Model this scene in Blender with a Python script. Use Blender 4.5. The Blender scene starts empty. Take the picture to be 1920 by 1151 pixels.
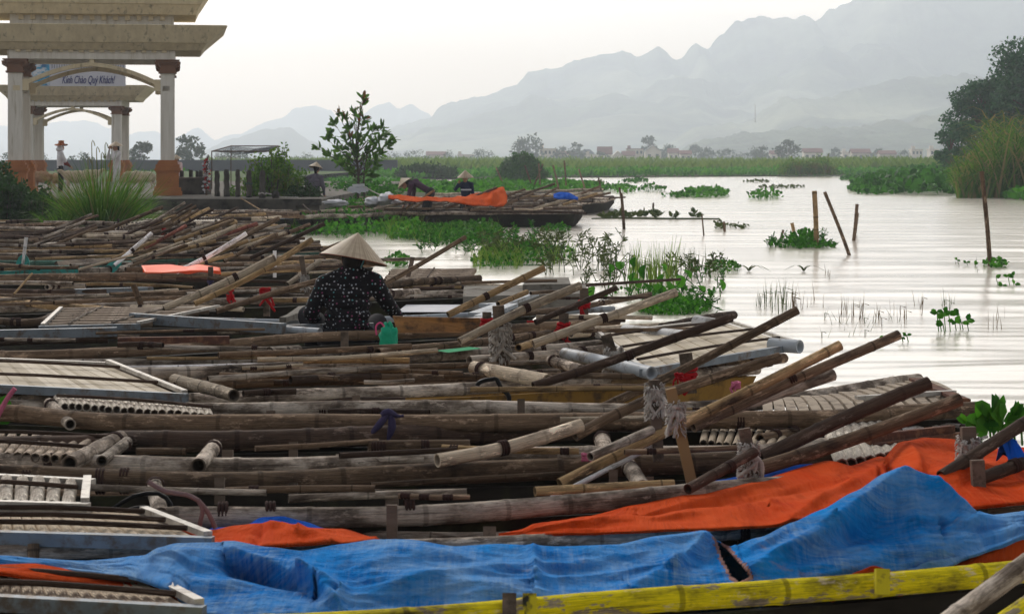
# boats moored on a misty lake, built object by object
import bpy, bmesh, math, random
from mathutils import Vector, Matrix, noise, Euler
random.seed(7)
R=random.Random(11)
S=bpy.context.scene
C=S.collection
H=1.65; F=4000.0; HY=300.0
PI=math.pi
def G(px,py,z):
    d=(H-z)*F/(py-HY); return Vector(((px-960)/F*d,d,z))
def D(px,py,d):
    return Vector(((px-960)/F*d,d,H-(py-HY)/F*d))
# ---------------------------------------------------------------- tagging
SKY_STR=.05; VEIL_STR=1.47; SUN_STR=1.8; EXPO=0.
SKY_STOPS=[(.0,(.69,.45,.24)),(.10,(.72,.48,.27)),(.18,(1.64,1.50,1.32)),(.34,(1.14,1.06,.96)),(.75,(.40,.38,.36)),(1.,(.30,.30,.30))]
HAZE_ON=True; HAZE_COL=(.81,.895,1.,1); HAZE_D=.00043; HAZE_G=.55
def tag(o,label=None,cat=None,group=None,kind=None):
    if label: o['label']=label
    if cat: o['category']=cat
    if group: o['group']=group
    if kind: o['kind']=kind
    return o
def empty(name,loc,label,cat,group=None,rz=0):
    o=bpy.data.objects.new(name,None); C.objects.link(o)
    o.location=loc; o.rotation_euler=(0,0,rz); o.empty_display_size=.1
    return tag(o,label,cat,group)
def link(name,me,parent=None):
    o=bpy.data.objects.new(name,me); C.objects.link(o)
    if parent is not None:
        o.parent=parent
        top=parent
        m=Matrix.Identity(4)
        while top is not None:
            m=Matrix.LocRotScale(top.location,top.rotation_euler,top.scale)@m; top=top.parent
        me.transform(m.inverted())
    return o
class MB:
    """collects verts/faces in world space; build() links one mesh object"""
    def __init__(s): s.v=[];s.f=[];s.m=[];s.uv=[];s.a=[]
    def add(s,vs,fs,mi=0,uvs=None,att=None):
        b=len(s.v); s.v+=[tuple(x) for x in vs]
        for f in fs:
            s.f.append([b+i for i in f]); s.m.append(mi)
        s.uv+= uvs if uvs else [(0,0)]*len(vs)
        s.a+= att if att else [0.0]*len(vs)
    def box(s,c,sz,rz=0,mi=0,M=None):
        hx,hy,hz=sz[0]/2,sz[1]/2,sz[2]/2
        rot=M if M is not None else Matrix.Rotation(rz,3,'Z')
        vs=[Vector(c)+rot@Vector((x,y,z)) for x in(-hx,hx) for y in(-hy,hy) for z in(-hz,hz)]
        s.add(vs,[(0,1,3,2),(4,6,7,5),(0,4,5,1),(2,3,7,6),(0,2,6,4),(1,5,7,3)],mi)
    def beam(s,p,q,w,h,up=Vector((0,0,1)),mi=0):
        p=Vector(p);q=Vector(q);d=(q-p); L=d.length
        if L<1e-6:return
        x=d/L; y=up.cross(x)
        if y.length<1e-4: y=Vector((0,1,0)).cross(x)
        y.normalize(); z=x.cross(y)
        M=Matrix((x,y,z)).transposed()
        s.box((p+q)/2,(L,w,h),M=M,mi=mi)
    def tube(s,pts,rad,n=8,mi=0,cap=True,att=None,hollow=False):
        pts=[Vector(p) for p in pts]; m=len(pts)
        if not hasattr(rad,'__len__'): rad=[rad]*m
        vs=[];uv=[];at=[]; L=0; up=None
        for i,p in enumerate(pts):
            t=(pts[min(i+1,m-1)]-pts[max(i-1,0)])
            if t.length<1e-9: t=Vector((0,0,1))
            t.normalize()
            if up is None:
                up=Vector((0,0,1)) if abs(t.z)<.9 else Vector((0,1,0))
            a=up.cross(t); 
            if a.length<1e-5: a=Vector((1,0,0)).cross(t)
            a.normalize(); b=t.cross(a); up=b
            if i: L+=(p-pts[i-1]).length
            for k in range(n):
                an=2*PI*k/n
                vs.append(p+rad[i]*(math.cos(an)*a+math.sin(an)*b)); uv.append((L,k/n)); at.append(att[i] if att else 0)
        fs=[(i*n+k,i*n+(k+1)%n,(i+1)*n+(k+1)%n,(i+1)*n+k) for i in range(m-1) for k in range(n)]
        s.add(vs,fs,mi,uv,at)
        if cap:
            for e,inn in ((0,1),(m-1,-1)):
                ring=vs[e*n:(e+1)*n]; c=pts[e]
                j=min(max(e+inn,0),m-1); dr=(pts[j]-pts[e]); dr=dr.normalized() if dr.length>0 else dr
                if hollow:
                    r2=[c+(x-c)*.72 for x in ring]; r3=[x+dr*rad[e]*1.2 for x in r2]
                    vv=ring+r2+r3
                    ff=[(k,(k+1)%n,n+(k+1)%n,n+k) for k in range(n)]+[(n+k,n+(k+1)%n,2*n+(k+1)%n,2*n+k) for k in range(n)]+[tuple(range(2*n,3*n))]
                    s.add(vv,ff,mi,[(L,.5)]*(3*n),[.15]*n+[.7]*n+[1.]*n)  # shade inside the hollow end painted in, darkest at its floor
                else:
                    s.add(ring,[tuple(range(n))],mi,[(L,.5)]*n,[.3]*n)
    def leaf(s,p,d,nrm,L,W,mi=0,bend=.15):
        d=d.normalized(); sd=d.cross(nrm)
        if sd.length<1e-4: sd=Vector((1,0,0))
        sd.normalize(); nn=sd.cross(d)
        vs=[p,p+d*L*.35+sd*W*.5+nn*L*bend*.5,p+d*L*.35-sd*W*.5+nn*L*bend*.5,p+d*L*.75+sd*W*.4+nn*L*bend*.3,p+d*L*.75-sd*W*.4+nn*L*bend*.3,p+d*L-nn*L*bend*.3]
        s.add(vs,[(0,1,2),(1,3,4,2),(3,5,4)],mi)
    def blade(s,p,d,L,W,droop=.3,mi=0,seg=3):
        d=d.normalized(); h=Vector((d.x,d.y,0)); 
        if h.length<.05: h=Vector((R.uniform(-1,1),R.uniform(-1,1),0))
        h.normalize(); a=R.uniform(0,PI); sd=Vector((math.cos(a),math.sin(a)*.4,0))
        pts=[]
        for i in range(seg+1):
            t=i/seg; pts.append(p+d*L*t+h*droop*L*t*t*.8-Vector((0,0,droop*L*t*t*t*.7)))
        vs=[]
        for i,q in enumerate(pts):
            w=W*(1-(i/seg)**1.5*.92)*.5; vs+= [q+sd*w,q-sd*w]
        s.add(vs,[(2*i,2*i+1,2*i+3,2*i+2) for i in range(seg)],mi)
    def build(s,name,mats,parent=None,smooth=False,merge=0):
        me=bpy.data.meshes.new(name); me.from_pydata(s.v,[],s.f)
        if not isinstance(mats,(list,tuple)): mats=[mats]
        for m in mats: me.materials.append(m)
        me.polygons.foreach_set('material_index',s.m)
        if any(u!=(0,0) for u in s.uv[:200]):
            ul=me.uv_layers.new(name='UVMap'); 
            li=[0]*len(me.loops); me.loops.foreach_get('vertex_index',li)
            fl=[]
            for i in li: fl+=s.uv[i]
            ul.data.foreach_set('uv',fl)
        if any(s.a):
            at=me.attributes.new('node_hollow_shade','FLOAT','POINT'); at.data.foreach_set('value',s.a)
        if smooth: me.polygons.foreach_set('use_smooth',[True]*len(me.polygons))
        me.update()
        return link(name,me,parent)
def catmull(pts,sp=.12,rads=None):
    pts=[Vector(p) for p in pts]
    if len(pts)<2:return pts
    P=[2*pts[0]-pts[1]]+pts+[2*pts[-1]-pts[-2]]
    out=[]
    for i in range(1,len(P)-2):
        p0,p1,p2,p3=P[i-1],P[i],P[i+1],P[i+2]
        n=max(2,int((p2-p1).length/sp))
        for k in range(n):
            t=k/n; out.append(.5*((2*p1)+(p2-p0)*t+(2*p0-5*p1+4*p2-p3)*t*t+(3*p1-p0-3*p2+p3)*t**3))
    out.append(pts[-1]); return out
# ---------------------------------------------------------------- materials
def nt(name):
    m=bpy.data.materials.new(name); m.use_nodes=True; n=m.node_tree; n.nodes.clear()
    o=n.nodes.new('ShaderNodeOutputMaterial'); b=n.nodes.new('ShaderNodeBsdfPrincipled'); n.links.new(b.outputs[0],o.inputs[0])
    return m,n,b
def N(n,t,**k):
    x=n.nodes.new('ShaderNode'+t)
    for a,v in k.items():
        if a=='ins':
            for i,w in v.items(): x.inputs[i].default_value=w
        else: setattr(x,a,v)
    return x
def mix(n,fac,a,b,mode='MIX'):
    x=n.nodes.new('ShaderNodeMixRGB'); x.blend_type=mode
    for i,v in ((0,fac),(1,a),(2,b)):
        if hasattr(v,'links'): n.links.new(v,x.inputs[i])
        elif isinstance(v,(int,float)): x.inputs[i].default_value=v
        else: x.inputs[i].default_value=(*v,1)
    return x.outputs[0]
def ramp(n,src,stops):
    r=n.nodes.new('ShaderNodeValToRGB'); e=r.color_ramp.elements
    while len(e)<len(stops): e.new(.5)
    for i,(p,c) in enumerate(stops):
        e[i].position=p; e[i].color=(c,c,c,1) if isinstance(c,(int,float)) else (*c,1)
    n.links.new(src,r.inputs[0]); return r.outputs[0]
def noi(n,scale,vec=None,detail=4,rough=.6,sc=None):
    x=N(n,'TexNoise',ins={'Scale':scale,'Detail':detail,'Roughness':rough})
    if vec is None: vec=N(n,'TexCoord').outputs['Object']
    if sc:
        mp=N(n,'Mapping'); mp.inputs['Scale'].default_value=sc; n.links.new(vec,mp.inputs[0]); vec=mp.outputs[0]
    n.links.new(vec,x.inputs['Vector']); return x.outputs['Fac']
def bump(n,b,h,st=.4,dist=.01):
    x=N(n,'Bump',ins={'Strength':st,'Distance':dist}); n.links.new(h,x.inputs['Height']); n.links.new(x.outputs[0],b.inputs['Normal'])
def mat_plain(name,c1,c2=None,scale=6,rough=.8,dirt=None,ds=2,metal=0,bst=.3,sc=None,bd=.01,det=5,dt=.5,dsc=None):
    m,n,b=nt(name); c2=c2 or tuple(x*.6 for x in c1)
    f=noi(n,scale,detail=det,sc=sc); col=mix(n,ramp(n,f,[(.3,0.),(.7,1.)]),c1,c2)
    if dirt:
        g=noi(n,ds,detail=8,rough=.7,sc=dsc); col=mix(n,ramp(n,g,[(dt,0.),(dt+.12,1.)]),col,dirt)
    n.links.new(col,b.inputs['Base Color']); b.inputs['Roughness'].default_value=rough; b.inputs['Metallic'].default_value=metal
    b.inputs['Specular IOR Level'].default_value=.08
    bump(n,b,f,bst,bd); return m
def mat_bamboo(name,c1,c2,dark=(.03,.022,.018),paint=None,pw=.5,pale=None):
    m,n,b=nt(name)
    uv=N(n,'TexCoord').outputs['UV']; oi=N(n,'ObjectInfo')
    ad=N(n,'VectorMath',operation='ADD'); cv=N(n,'CombineXYZ')
    ml=N(n,'Math',operation='MULTIPLY',ins={1:37.}); n.links.new(oi.outputs['Random'],ml.inputs[0]); n.links.new(ml.outputs[0],cv.inputs[0]); n.links.new(ml.outputs[0],cv.inputs[2])
    n.links.new(uv,ad.inputs[0]); n.links.new(cv.outputs[0],ad.inputs[1]); v=ad.outputs[0]
    st=noi(n,1,v,6,.65,(2.2,9,1)); fine=noi(n,1,v,3,.6,(14,60,1)); bl=noi(n,1,v,5,.7,(3.5,1.6,1)); sp=noi(n,1,v,8,.75,(22,14,1))
    col=mix(n,ramp(n,st,[(.3,0.),(.7,1.)]),c1,c2)
    if pale: col=mix(n,ramp(n,bl,[(.47,0.),(.6,.8)]),col,pale)
    if paint:
        col=mix(n,ramp(n,noi(n,1,v,9,.72,(4.5,2.5,1)),[(pw,0.),(pw+.03,1.)]),col,paint)
    col=mix(n,ramp(n,bl,[(.32,.95),(.50,0.)]),col,dark); bl2=noi(n,1,v,6,.75,(7,4,1)); col=mix(n,ramp(n,bl2,[(.56,0.),(.64,.75)]),col,tuple(min(1,x*1.9+.03) for x in c2)); col=mix(n,ramp(n,noi(n,1,v,5,.7,(1.3,14,1)),[(.60,0.),(.66,.8)]),col,dark)
    col=mix(n,ramp(n,sp,[(.3,.75),(.42,0.)]),col,dark)
    col=mix(n,.5,col,mix(n,ramp(n,fine,[(.3,0.),(.65,1.)]),col,(2.6,2.5,2.4),'MULTIPLY'))
    at=N(n,'Attribute',attribute_name='node_hollow_shade'); col=mix(n,at.outputs['Fac'],col,tuple(x*.55 for x in dark))
    hv=N(n,'HueSaturation'); mr=N(n,'MapRange',ins={3:.62,4:1.3}); n.links.new(oi.outputs['Random'],mr.inputs[0]); n.links.new(mr.outputs[0],hv.inputs['Value']); n.links.new(col,hv.inputs['Color'])
    n.links.new(hv.outputs[0],b.inputs['Base Color']); b.inputs['Roughness'].default_value=.7; b.inputs['IOR'].default_value=1.12
    ma=N(n,'Math',operation='ADD'); n.links.new(fine,ma.inputs[0]); n.links.new(sp,ma.inputs[1]); bump(n,b,ma.outputs[0],.9,.006)
    return m
def mat_leaf(name,c1,c2,rough=.5,trans=.25,c3=None,spec=.05):
    m,n,b=nt(name)
    g=N(n,'NewGeometry'); col=mix(n,g.outputs['Random Per Island'],c1,c2)
    if c3: col=mix(n,ramp(n,noi(n,1.2,detail=2),[(.5,0.),(.65,1.)]),col,c3)
    n.links.new(col,b.inputs['Base Color']); b.inputs['Roughness'].default_value=rough; b.inputs['IOR'].default_value=1.15 if spec<.2 else 1.3
    t=N(n,'BsdfTranslucent'); n.links.new(mix(n,1.,col,(1.5,1.6,.8),'MULTIPLY'),t.inputs[0]); mx=N(n,'MixShader',ins={0:trans})
    n.links.new(b.outputs[0],mx.inputs[1]); n.links.new(t.outputs[0],mx.inputs[2]); n.links.new(mx.outputs[0],n.nodes['Material Output'].inputs[0])
    return m
def mat_tarp(name,base,deep,fade,stain):
    m,n,b=nt(name); uv=N(n,'TexCoord').outputs['UV']
    big=noi(n,1,uv,6,.7,(3.4,3,1)); wx=noi(n,1,uv,3,.6,(6,75,1)); wy=noi(n,1,uv,3,.6,(75,6,1)); stn=noi(n,1,uv,7,.75,(2.3,4,1))
    col=mix(n,ramp(n,big,[(.35,0.),(.65,1.)]),base,deep)
    w=mix(n,.5,wx,wy); bb=ramp(n,big,[(.4,.0),(.62,1.)])
    col=mix(n,mix(n,1.,ramp(n,w,[(.45,0.),(.62,.7)]),bb,'MULTIPLY'),col,fade)
    col=mix(n,ramp(n,stn,[(.60,0.),(.68,.75)]),col,stain); col=mix(n,ramp(n,noi(n,1,uv,8,.75,(1.1,1.6,1)),[(.44,0.),(.62,.62)]),col,fade)
    col=mix(n,ramp(n,noi(n,1,uv,3,.6,(11,9,1)),[(.25,.5),(.45,0.)]),col,tuple(x*.45 for x in deep))
    n.links.new(col,b.inputs['Base Color']); b.inputs['Roughness'].default_value=.85; b.inputs['IOR'].default_value=1.06
    cr=noi(n,1,uv,6,.7,(9,14,1)); ma=N(n,'Math',operation='MULTIPLY_ADD',ins={1:.35}); n.links.new(w,ma.inputs[0]); n.links.new(cr,ma.inputs[2]); vr=N(n,'TexNoise',ins={'Scale':1.,'Detail':3,'Roughness':.5}); vr.noise_type='RIDGED_MULTIFRACTAL' if hasattr(vr,'noise_type') else None; mp=N(n,'Mapping'); mp.inputs['Scale'].default_value=(5,8,1); mp.inputs['Rotation'].default_value=(0,0,.5); n.links.new(uv,mp.inputs[0]); n.links.new(mp.outputs[0],vr.inputs['Vector']); m3=N(n,'Math',operation='MULTIPLY_ADD',ins={1:.5}); n.links.new(vr.outputs[0],m3.inputs[0]); n.links.new(ma.outputs[0],m3.inputs[2]); bump(n,b,m3.outputs[0],1.,.03)
    return m
M={}
M['gray']=mat_bamboo('bamboo_gray',(.088,.068,.052),(.225,.188,.152),pale=(.44,.39,.335))
M['brown']=mat_bamboo('bamboo_brown',(.070,.046,.030),(.178,.126,.084))
M['dark']=mat_bamboo('bamboo_dark',(.035,.022,.017),(.07,.048,.036))
M['tan']=mat_bamboo('bamboo_tan',(.22,.15,.07),(.32,.22,.12))
M['light']=mat_bamboo('bamboo_light',(.27,.22,.16),(.42,.36,.28),dark=(.12,.09,.07))
M['white']=mat_bamboo('bamboo_white',(.28,.26,.25),(.42,.40,.39),dark=(.12,.1,.09),paint=(.62,.62,.63),pw=.42)
M['yellow']=mat_bamboo('bamboo_yellow',(.22,.18,.12),(.3,.25,.18),paint=(.62,.52,.010),pw=.405)
M['green']=mat_bamboo('bamboo_green',(.03,.07,.055),(.05,.11,.085))
M['teal']=mat_plain('teal_paint',(.03,.32,.28),(.05,.22,.2),8,.5,dirt=(.1,.1,.08),ds=14)
M['red']=mat_bamboo('bamboo_red',(.14,.04,.03),(.2,.08,.06))
M['pipe']=mat_plain('plastic_pipe',(.42,.46,.50),(.28,.31,.34),5,.45,dirt=(.16,.15,.14),ds=9)
M['pipew']=mat_plain('white_pipe',(.60,.60,.60),(.42,.42,.42),5,.5,dirt=(.2,.19,.17),ds=9)
M['steel']=mat_plain('gray_frame_metal',(.20,.235,.27),(.13,.155,.18),7,.5,dirt=(.12,.1,.085),ds=12,metal=.3)
M['alu']=mat_plain('pale_metal',(.52,.49,.44),(.38,.36,.33),12,.45,dirt=(.25,.22,.19),ds=15,metal=.2)
M['rust']=mat_plain('rusty_steel',(.13,.055,.035),(.07,.04,.035),18,.8,dirt=(.2,.1,.06),ds=20)
M['hull']=mat_plain('hull_dark',(.026,.022,.017),(.010,.009,.007),5,.85,dirt=(.034,.036,.018),ds=3,sc=(1,1,4))
M['hullg']=mat_plain('hull_cement',(.13,.12,.105),(.08,.075,.068),6,.9,dirt=(.05,.055,.03),ds=4)
M['hully']=mat_plain('hull_yellow',(.34,.20,.045),(.24,.14,.04),7,.8,dirt=(.09,.06,.035),ds=6)
M['board']=mat_plain('floor_board',(.36,.35,.335),(.26,.25,.24),5,.7,dirt=(.12,.11,.1),ds=7,sc=(1,4,4))
M['wood']=mat_plain('old_wood',(.17,.13,.10),(.10,.075,.058),7,.8,dirt=(.05,.04,.03),ds=8,sc=(1,6,6))
M['paleboard']=mat_plain('pale_timber',(.40,.30,.17),(.29,.2,.1),6,.6,dirt=(.1,.06,.035),ds=5,sc=(1,5,5))
M['lash']=mat_plain('lashing_cord',(.05,.025,.02),(.03,.02,.018),60,.9)
M['slatw']=mat_bamboo('slat_white',(.33,.30,.25),(.50,.46,.40),dark=(.13,.10,.08))
M['slatb']=mat_bamboo('slat_brown',(.28,.225,.16),(.40,.34,.26),dark=(.08,.055,.04))
M['slatd']=mat_bamboo('slat_dark',(.16,.125,.095),(.25,.205,.16),dark=(.04,.03,.025))
M['rope']=mat_plain('frayed_rope',(.55,.52,.48),(.26,.24,.22),30,.95)
M['clothred']=mat_plain('red_cloth',(.42,.012,.015),(.26,.006,.01),20,.8)
M['clothblue']=mat_plain('navy_cloth',(.03,.028,.09),(.018,.016,.05),20,.85)
M['clothpink']=mat_plain('pink_cloth',(.55,.16,.25),(.35,.08,.15),20,.8)
M['clothpurple']=mat_plain('purple_cloth',(.06,.05,.11),(.035,.03,.07),20,.85)
M['blue']=mat_tarp('blue_tarp',(.012,.23,.62),(.004,.125,.43),(.26,.40,.55),(.34,.25,.23))
M['blue2']=mat_tarp('bright_blue_tarp',(.01,.09,.5),(.006,.06,.38),(.02,.12,.5),(.02,.1,.5))
M['orange']=mat_tarp('orange_tarp',(.56,.055,.006),(.38,.028,.004),(.60,.10,.025),(.24,.025,.008))
M['orangef']=mat_tarp('orange_tarp_far',(.60,.085,.010),(.50,.06,.008),(.62,.12,.03),(.4,.1,.03))
M['conc']=mat_plain('weathered_concrete',(.17,.155,.13),(.10,.092,.08),4,.9,dirt=(.045,.042,.038),ds=1.5)
M['concd']=mat_plain('mossy_concrete',(.085,.078,.066),(.045,.042,.038),4,.9,dirt=(.022,.022,.02),ds=2)
M['concl']=mat_plain('pale_concrete_slab',(.22,.205,.18),(.16,.15,.13),6,.9,dirt=(.1,.09,.07),ds=7)
M['black']=mat_plain('black_rubber',(.015,.015,.017),(.01,.01,.01),10,.5)
M['bagw']=mat_plain('white_sack',(.62,.62,.64),(.45,.47,.52),9,.6)
M['styro']=mat_plain('white_foam_hull',(.70,.69,.67),(.52,.51,.49),6,.7,dirt=(.25,.23,.2),ds=8)
# ================================================================ sky, sun, camera
def N2(n,s):
    x=N(n,'MapRange',ins={1:-1.,2:1.}); n.links.new(s,x.inputs[0]); return x.outputs[0]
w=bpy.data.worlds.new('World'); S.world=w; w.use_nodes=True; n=w.node_tree; n.nodes.clear()
SUN_EL=math.radians(33); SUN_AZ=math.radians(-22)
sky=N(n,'TexSky',sky_type='NISHITA'); sky.sun_disc=False; sky.sun_elevation=SUN_EL; sky.sun_rotation=SUN_AZ; sky.dust_density=4; sky.air_density=1.0
b1=N(n,'Background',ins={'Strength':SKY_STR}); n.links.new(sky.outputs[0],b1.inputs[0])
g=N(n,'TexCoord').outputs['Generated']; sx=N(n,'SeparateXYZ'); n.links.new(g,sx.inputs[0])
cl=noi(n,1,g,4,.55,(1.2,1.2,5))
ad=N(n,'Math',operation='MULTIPLY_ADD',ins={1:.10}); n.links.new(cl,ad.inputs[0]); n.links.new(sx.outputs[2],ad.inputs[2])
rc=ramp(n,ad.outputs[0],SKY_STOPS)
b2=N(n,'Background',ins={'Strength':VEIL_STR}); dirf=ramp(n,N2(n,sx.outputs[1]),[(0,.26),(.5,.46),(.85,.9),(1,1.)]); n.links.new(mix(n,1.,rc,dirf,'MULTIPLY'),b2.inputs[0])
asd=N(n,'AddShader'); n.links.new(b1.outputs[0],asd.inputs[0]); n.links.new(b2.outputs[0],asd.inputs[1])
ow=N(n,'OutputWorld'); n.links.new(asd.outputs[0],ow.inputs[0])
L=bpy.data.lights.new('sun','SUN'); L.energy=SUN_STR; L.angle=math.radians(14); L.color=(1,.96,.91)
lo=bpy.data.objects.new('sun',L); C.objects.link(lo)
sd=Vector((math.sin(SUN_AZ)*math.cos(SUN_EL),math.cos(SUN_AZ)*math.cos(SUN_EL),math.sin(SUN_EL)))
lo.rotation_euler=sd.to_track_quat('Z','Y').to_euler(); lo.location=(0,0,50)
cd=bpy.data.cameras.new('camera'); cam=bpy.data.objects.new('camera',cd); C.objects.link(cam); S.camera=cam
cam.location=(0,0,H); cam.rotation_euler=(PI/2,0,0); cd.sensor_width=36; cd.lens=F/1920*36; cd.clip_end=30000; cd.clip_start=.1
cd.shift_y=-(575.5-HY)/1920
cd.dof.use_dof=True; cd.dof.focus_distance=16; cd.dof.aperture_fstop=13
S.view_settings.view_transform='Standard'; S.view_settings.look='None'; S.view_settings.exposure=EXPO; S.view_settings.gamma=1
S.cycles.volume_bounces=1; S.cycles.max_bounces=6; S.cycles.transparent_max_bounces=16
# haze
def haze():
    mb=MB(); mb.box((0,2280,155),(6400,4840,316)); m=bpy.data.materials.new('haze_air'); m.use_nodes=True; n=m.node_tree; n.nodes.clear()
    o=n.nodes.new('ShaderNodeOutputMaterial'); v=n.nodes.new('ShaderNodeVolumePrincipled'); n.links.new(v.outputs[0],o.inputs[1])
    v.inputs['Color'].default_value=HAZE_COL; v.inputs['Density'].default_value=HAZE_D; v.inputs['Anisotropy'].default_value=HAZE_G
    o=mb.build('haze',m); tag(o,kind='stuff',label='thin pale haze hanging over the water and hills',cat='haze')
if HAZE_ON: haze()
# ================================================================ ground and water
M['mud']=mat_plain('mud',(.07,.06,.045),(.04,.036,.03),.6,.95)
M['soil']=mat_plain('bank_soil',(.06,.055,.035),(.035,.04,.02),2,.95,dirt=(.05,.08,.02),ds=3)
M['meadow']=mat_plain('marsh_grass_ground',(.09,.12,.045),(.07,.10,.04),.05,.95,sc=(.3,1,1))
mb=MB(); mb.add([(-6000,-100,-.9),(6000,-100,-.9),(6000,8000,-.9),(-6000,8000,-.9)],[(0,1,2,3)]); tag(mb.build('ground',M['mud']),kind='structure')
def water():
    m,n,b=nt('lake_water'); b.inputs['Base Color'].default_value=(.66,.60,.51,1); b.inputs['Roughness'].default_value=.16; b.inputs['IOR'].default_value=1.8
    v=N(n,'TexCoord').outputs['Object']
    a=noi(n,1,v,4,.6,(.55,3.2,1)); c=noi(n,1,v,3,.6,(2.2,9,1)); d=noi(n,1,v,2,.5,(.12,.5,1))
    ma=N(n,'Math',operation='MULTIPLY_ADD',ins={1:.42}); n.links.new(c,ma.inputs[0]); n.links.new(a,ma.inputs[2])
    m2=N(n,'Math',operation='MULTIPLY_ADD',ins={1:1.1}); n.links.new(d,m2.inputs[0]); n.links.new(ma.outputs[0],m2.inputs[2])
    bump(n,b,m2.outputs[0],.05,.10)
    me=bpy.data.meshes.new('water'); vs=[]; NR,NC=1000,300; nn=noise.noise
    ys=[6.5*math.exp(math.log(235/6.5)*k/NR) for k in range(NR+1)]
    for y in ys:
        dy=y*.0036; oc=[(l,max(0.,min(1.,(l/dy-2.5)/2.5))) for l in (.34,.75,1.7,3.6)]
        for c in range(NC+1):
            x=(-.27+.56*c/NC)*y; z=0.
            calm=.55+.9*nn(Vector((x*.05,y*.035,7)))
            for l,wt in oc:
                if wt>0: z+=wt*l*(1.25 if l<.5 else .85 if l<1 else .22 if l<2 else .05)*nn(Vector((x/l*(.3 if l<1 else .55)+l*9,y/l*.9,l*5)))
            vs.append((x,y,z*.066*max(.5,calm)))
    k=NC+1; fs=[(r_*k+c,r_*k+c+1,(r_+1)*k+c+1,(r_+1)*k+c) for r_ in range(NR) for c in range(NC)]
    b0=len(vs); o=[(-260,-30,-.03),(260,-30,-.03),(260,300,-.03),(-260,300,-.03)]; vs+=o; fs.append((b0,b0+1,b0+2,b0+3))
    me.from_pydata(vs,[],fs); me.materials.append(m); me.polygons.foreach_set('use_smooth',[True]*len(me.polygons)); me.update()
    tag(link('water',me),kind='structure')
water()
# ================================================================ mountains
def mat_hill(name,c1,c2,c3,s):
    m,n,b=nt(name); f=noi(n,s,detail=8,rough=.72); g=noi(n,s*.22,detail=5)
    col=mix(n,ramp(n,f,[(.38,0.),(.62,1.)]),c1,c2); col=mix(n,ramp(n,g,[(.5,0.),(.66,.85)]),col,c3)
    n.links.new(col,b.inputs['Base Color']); b.inputs['Roughness'].default_value=.95; bump(n,b,f,1.,12.); return m
mh=mat_hill('hill_forest',(.008,.018,.014),(.10,.14,.07),(.36,.38,.24),.012)
mh2=mat_hill('hill_forest_far',(.03,.045,.035),(.05,.07,.045),(.06,.08,.05),.006)
def ridge(pts,d,depth,seed,mat,amp=1.,nx=260,nv=36,rough=1.,base=301):
    x0,x1=pts[0][0],pts[-1][0]
    def ry(x):
        for (a,ya),(c,yc) in zip(pts,pts[1:]):
            if a<=x<=c:
                t=(x-a)/(c-a); t=t*t*(3-2*t)*.6+t*.4; return ya+(yc-ya)*t
        return pts[-1][1]
    vs=[]
    for i in range(nx+1):
        px=x0+(x1-x0)*i/nx; y=ry(px)
        y+=rough*(noise.fractal(Vector((px*.05,seed,0)),1.,2.,4)*3.0+noise.noise(Vector((px*.35,seed,3)))*.7)
        top=(base-y)/F*d
        for j in range(nv+1):
            v=j/nv*1.35; dd=d-depth*(1-v)
            xx=(px-960)/F*d
            if v<=1:
                sh=v**.75*(1-.18*math.sin(v*PI))
                nz=noise.fractal(Vector((xx*.0035+seed,dd*.0035,0)),1.,2.,5)
                rd=abs(noise.noise(Vector((xx*.006+seed*3,dd*.0022,2))))
                z=top*sh*(1+amp*math.sin(PI*min(v,1))*(nz*.34-rd*.38))
            else:
                z=top*max(0,1-((v-1)/.35)**1.3)
            vs.append((xx,dd,-.8+max(0,z)+.8*(v>0)))
    k=nv+1
    mb=MB(); mb.add(vs,[(i*k+j,(i+1)*k+j,(i+1)*k+j+1,i*k+j+1) for i in range(nx) for j in range(nv)])
    return mb.build('mountains',mat,smooth=True)
rg=[]
rg.append(ridge([(-900,240),(-400,215),(-60,238),(30,236),(120,226),(160,224),(235,250),(285,243),(330,258),(372,238),(400,262),(450,250),(500,226),(530,218),(552,200),(590,196),(618,206),(640,232),(682,214),(702,199),(730,193),(745,200),(775,196),(795,208),(830,238),(900,262),(1000,280)],4450,700,3.3,mh2,1.3,rough=1.5))
rg.append(ridge([(660,285),(740,236),(800,222),(832,194),(865,188),(905,180),(962,160),(1000,132),(1050,126),(1082,110),(1130,102),(1172,95),(1194,106),(1212,97),(1236,86),(1262,109),(1276,110),(1302,81),(1326,90),(1346,70),(1382,38),(1420,30),(1470,34),(1512,29),(1530,38),(1562,14),(1604,-2),(1700,-40),(1900,-66),(2300,-20),(2900,60)],3300,1000,8.1,mh,1.7,nx=420,nv=70,rough=1.8))
rg.append(ridge([(880,266),(960,236),(1020,222),(1080,206),(1150,182),(1200,170),(1236,148),(1290,140),(1340,150),(1380,172),(1430,186),(1520,214),(1600,240)],2900,500,6.6,mh,1.5,nx=260,nv=44,rough=1.6))
rg.append(ridge([(420,262),(500,240),(540,236),(580,262),(640,288),(740,292),(860,262),(1000,242),(1090,250),(1200,262),(1290,262),(1400,270)],2900,400,1.9,mh2,nx=160))
rg.append(ridge([(1180,290),(1250,264),(1300,236),(1360,228),(1402,226),(1450,192),(1482,180),(1545,182),(1600,164),(1660,150),(1720,140),(1800,136),(1880,140),(2000,120),(2400,100),(2900,200)],2250,600,5.2,mh,1.5,nx=360,nv=56,rough=2.2))
rg.append(ridge([(1230,292),(1320,262),(1380,248),(1470,240),(1500,232),(1580,236),(1660,225),(1760,212),(1900,205),(2300,190)],1650,400,9.4,mh,1.5,nx=320,nv=40,rough=2.6))
vs=[];
for o in rg: tag(o,kind='structure')
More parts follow.
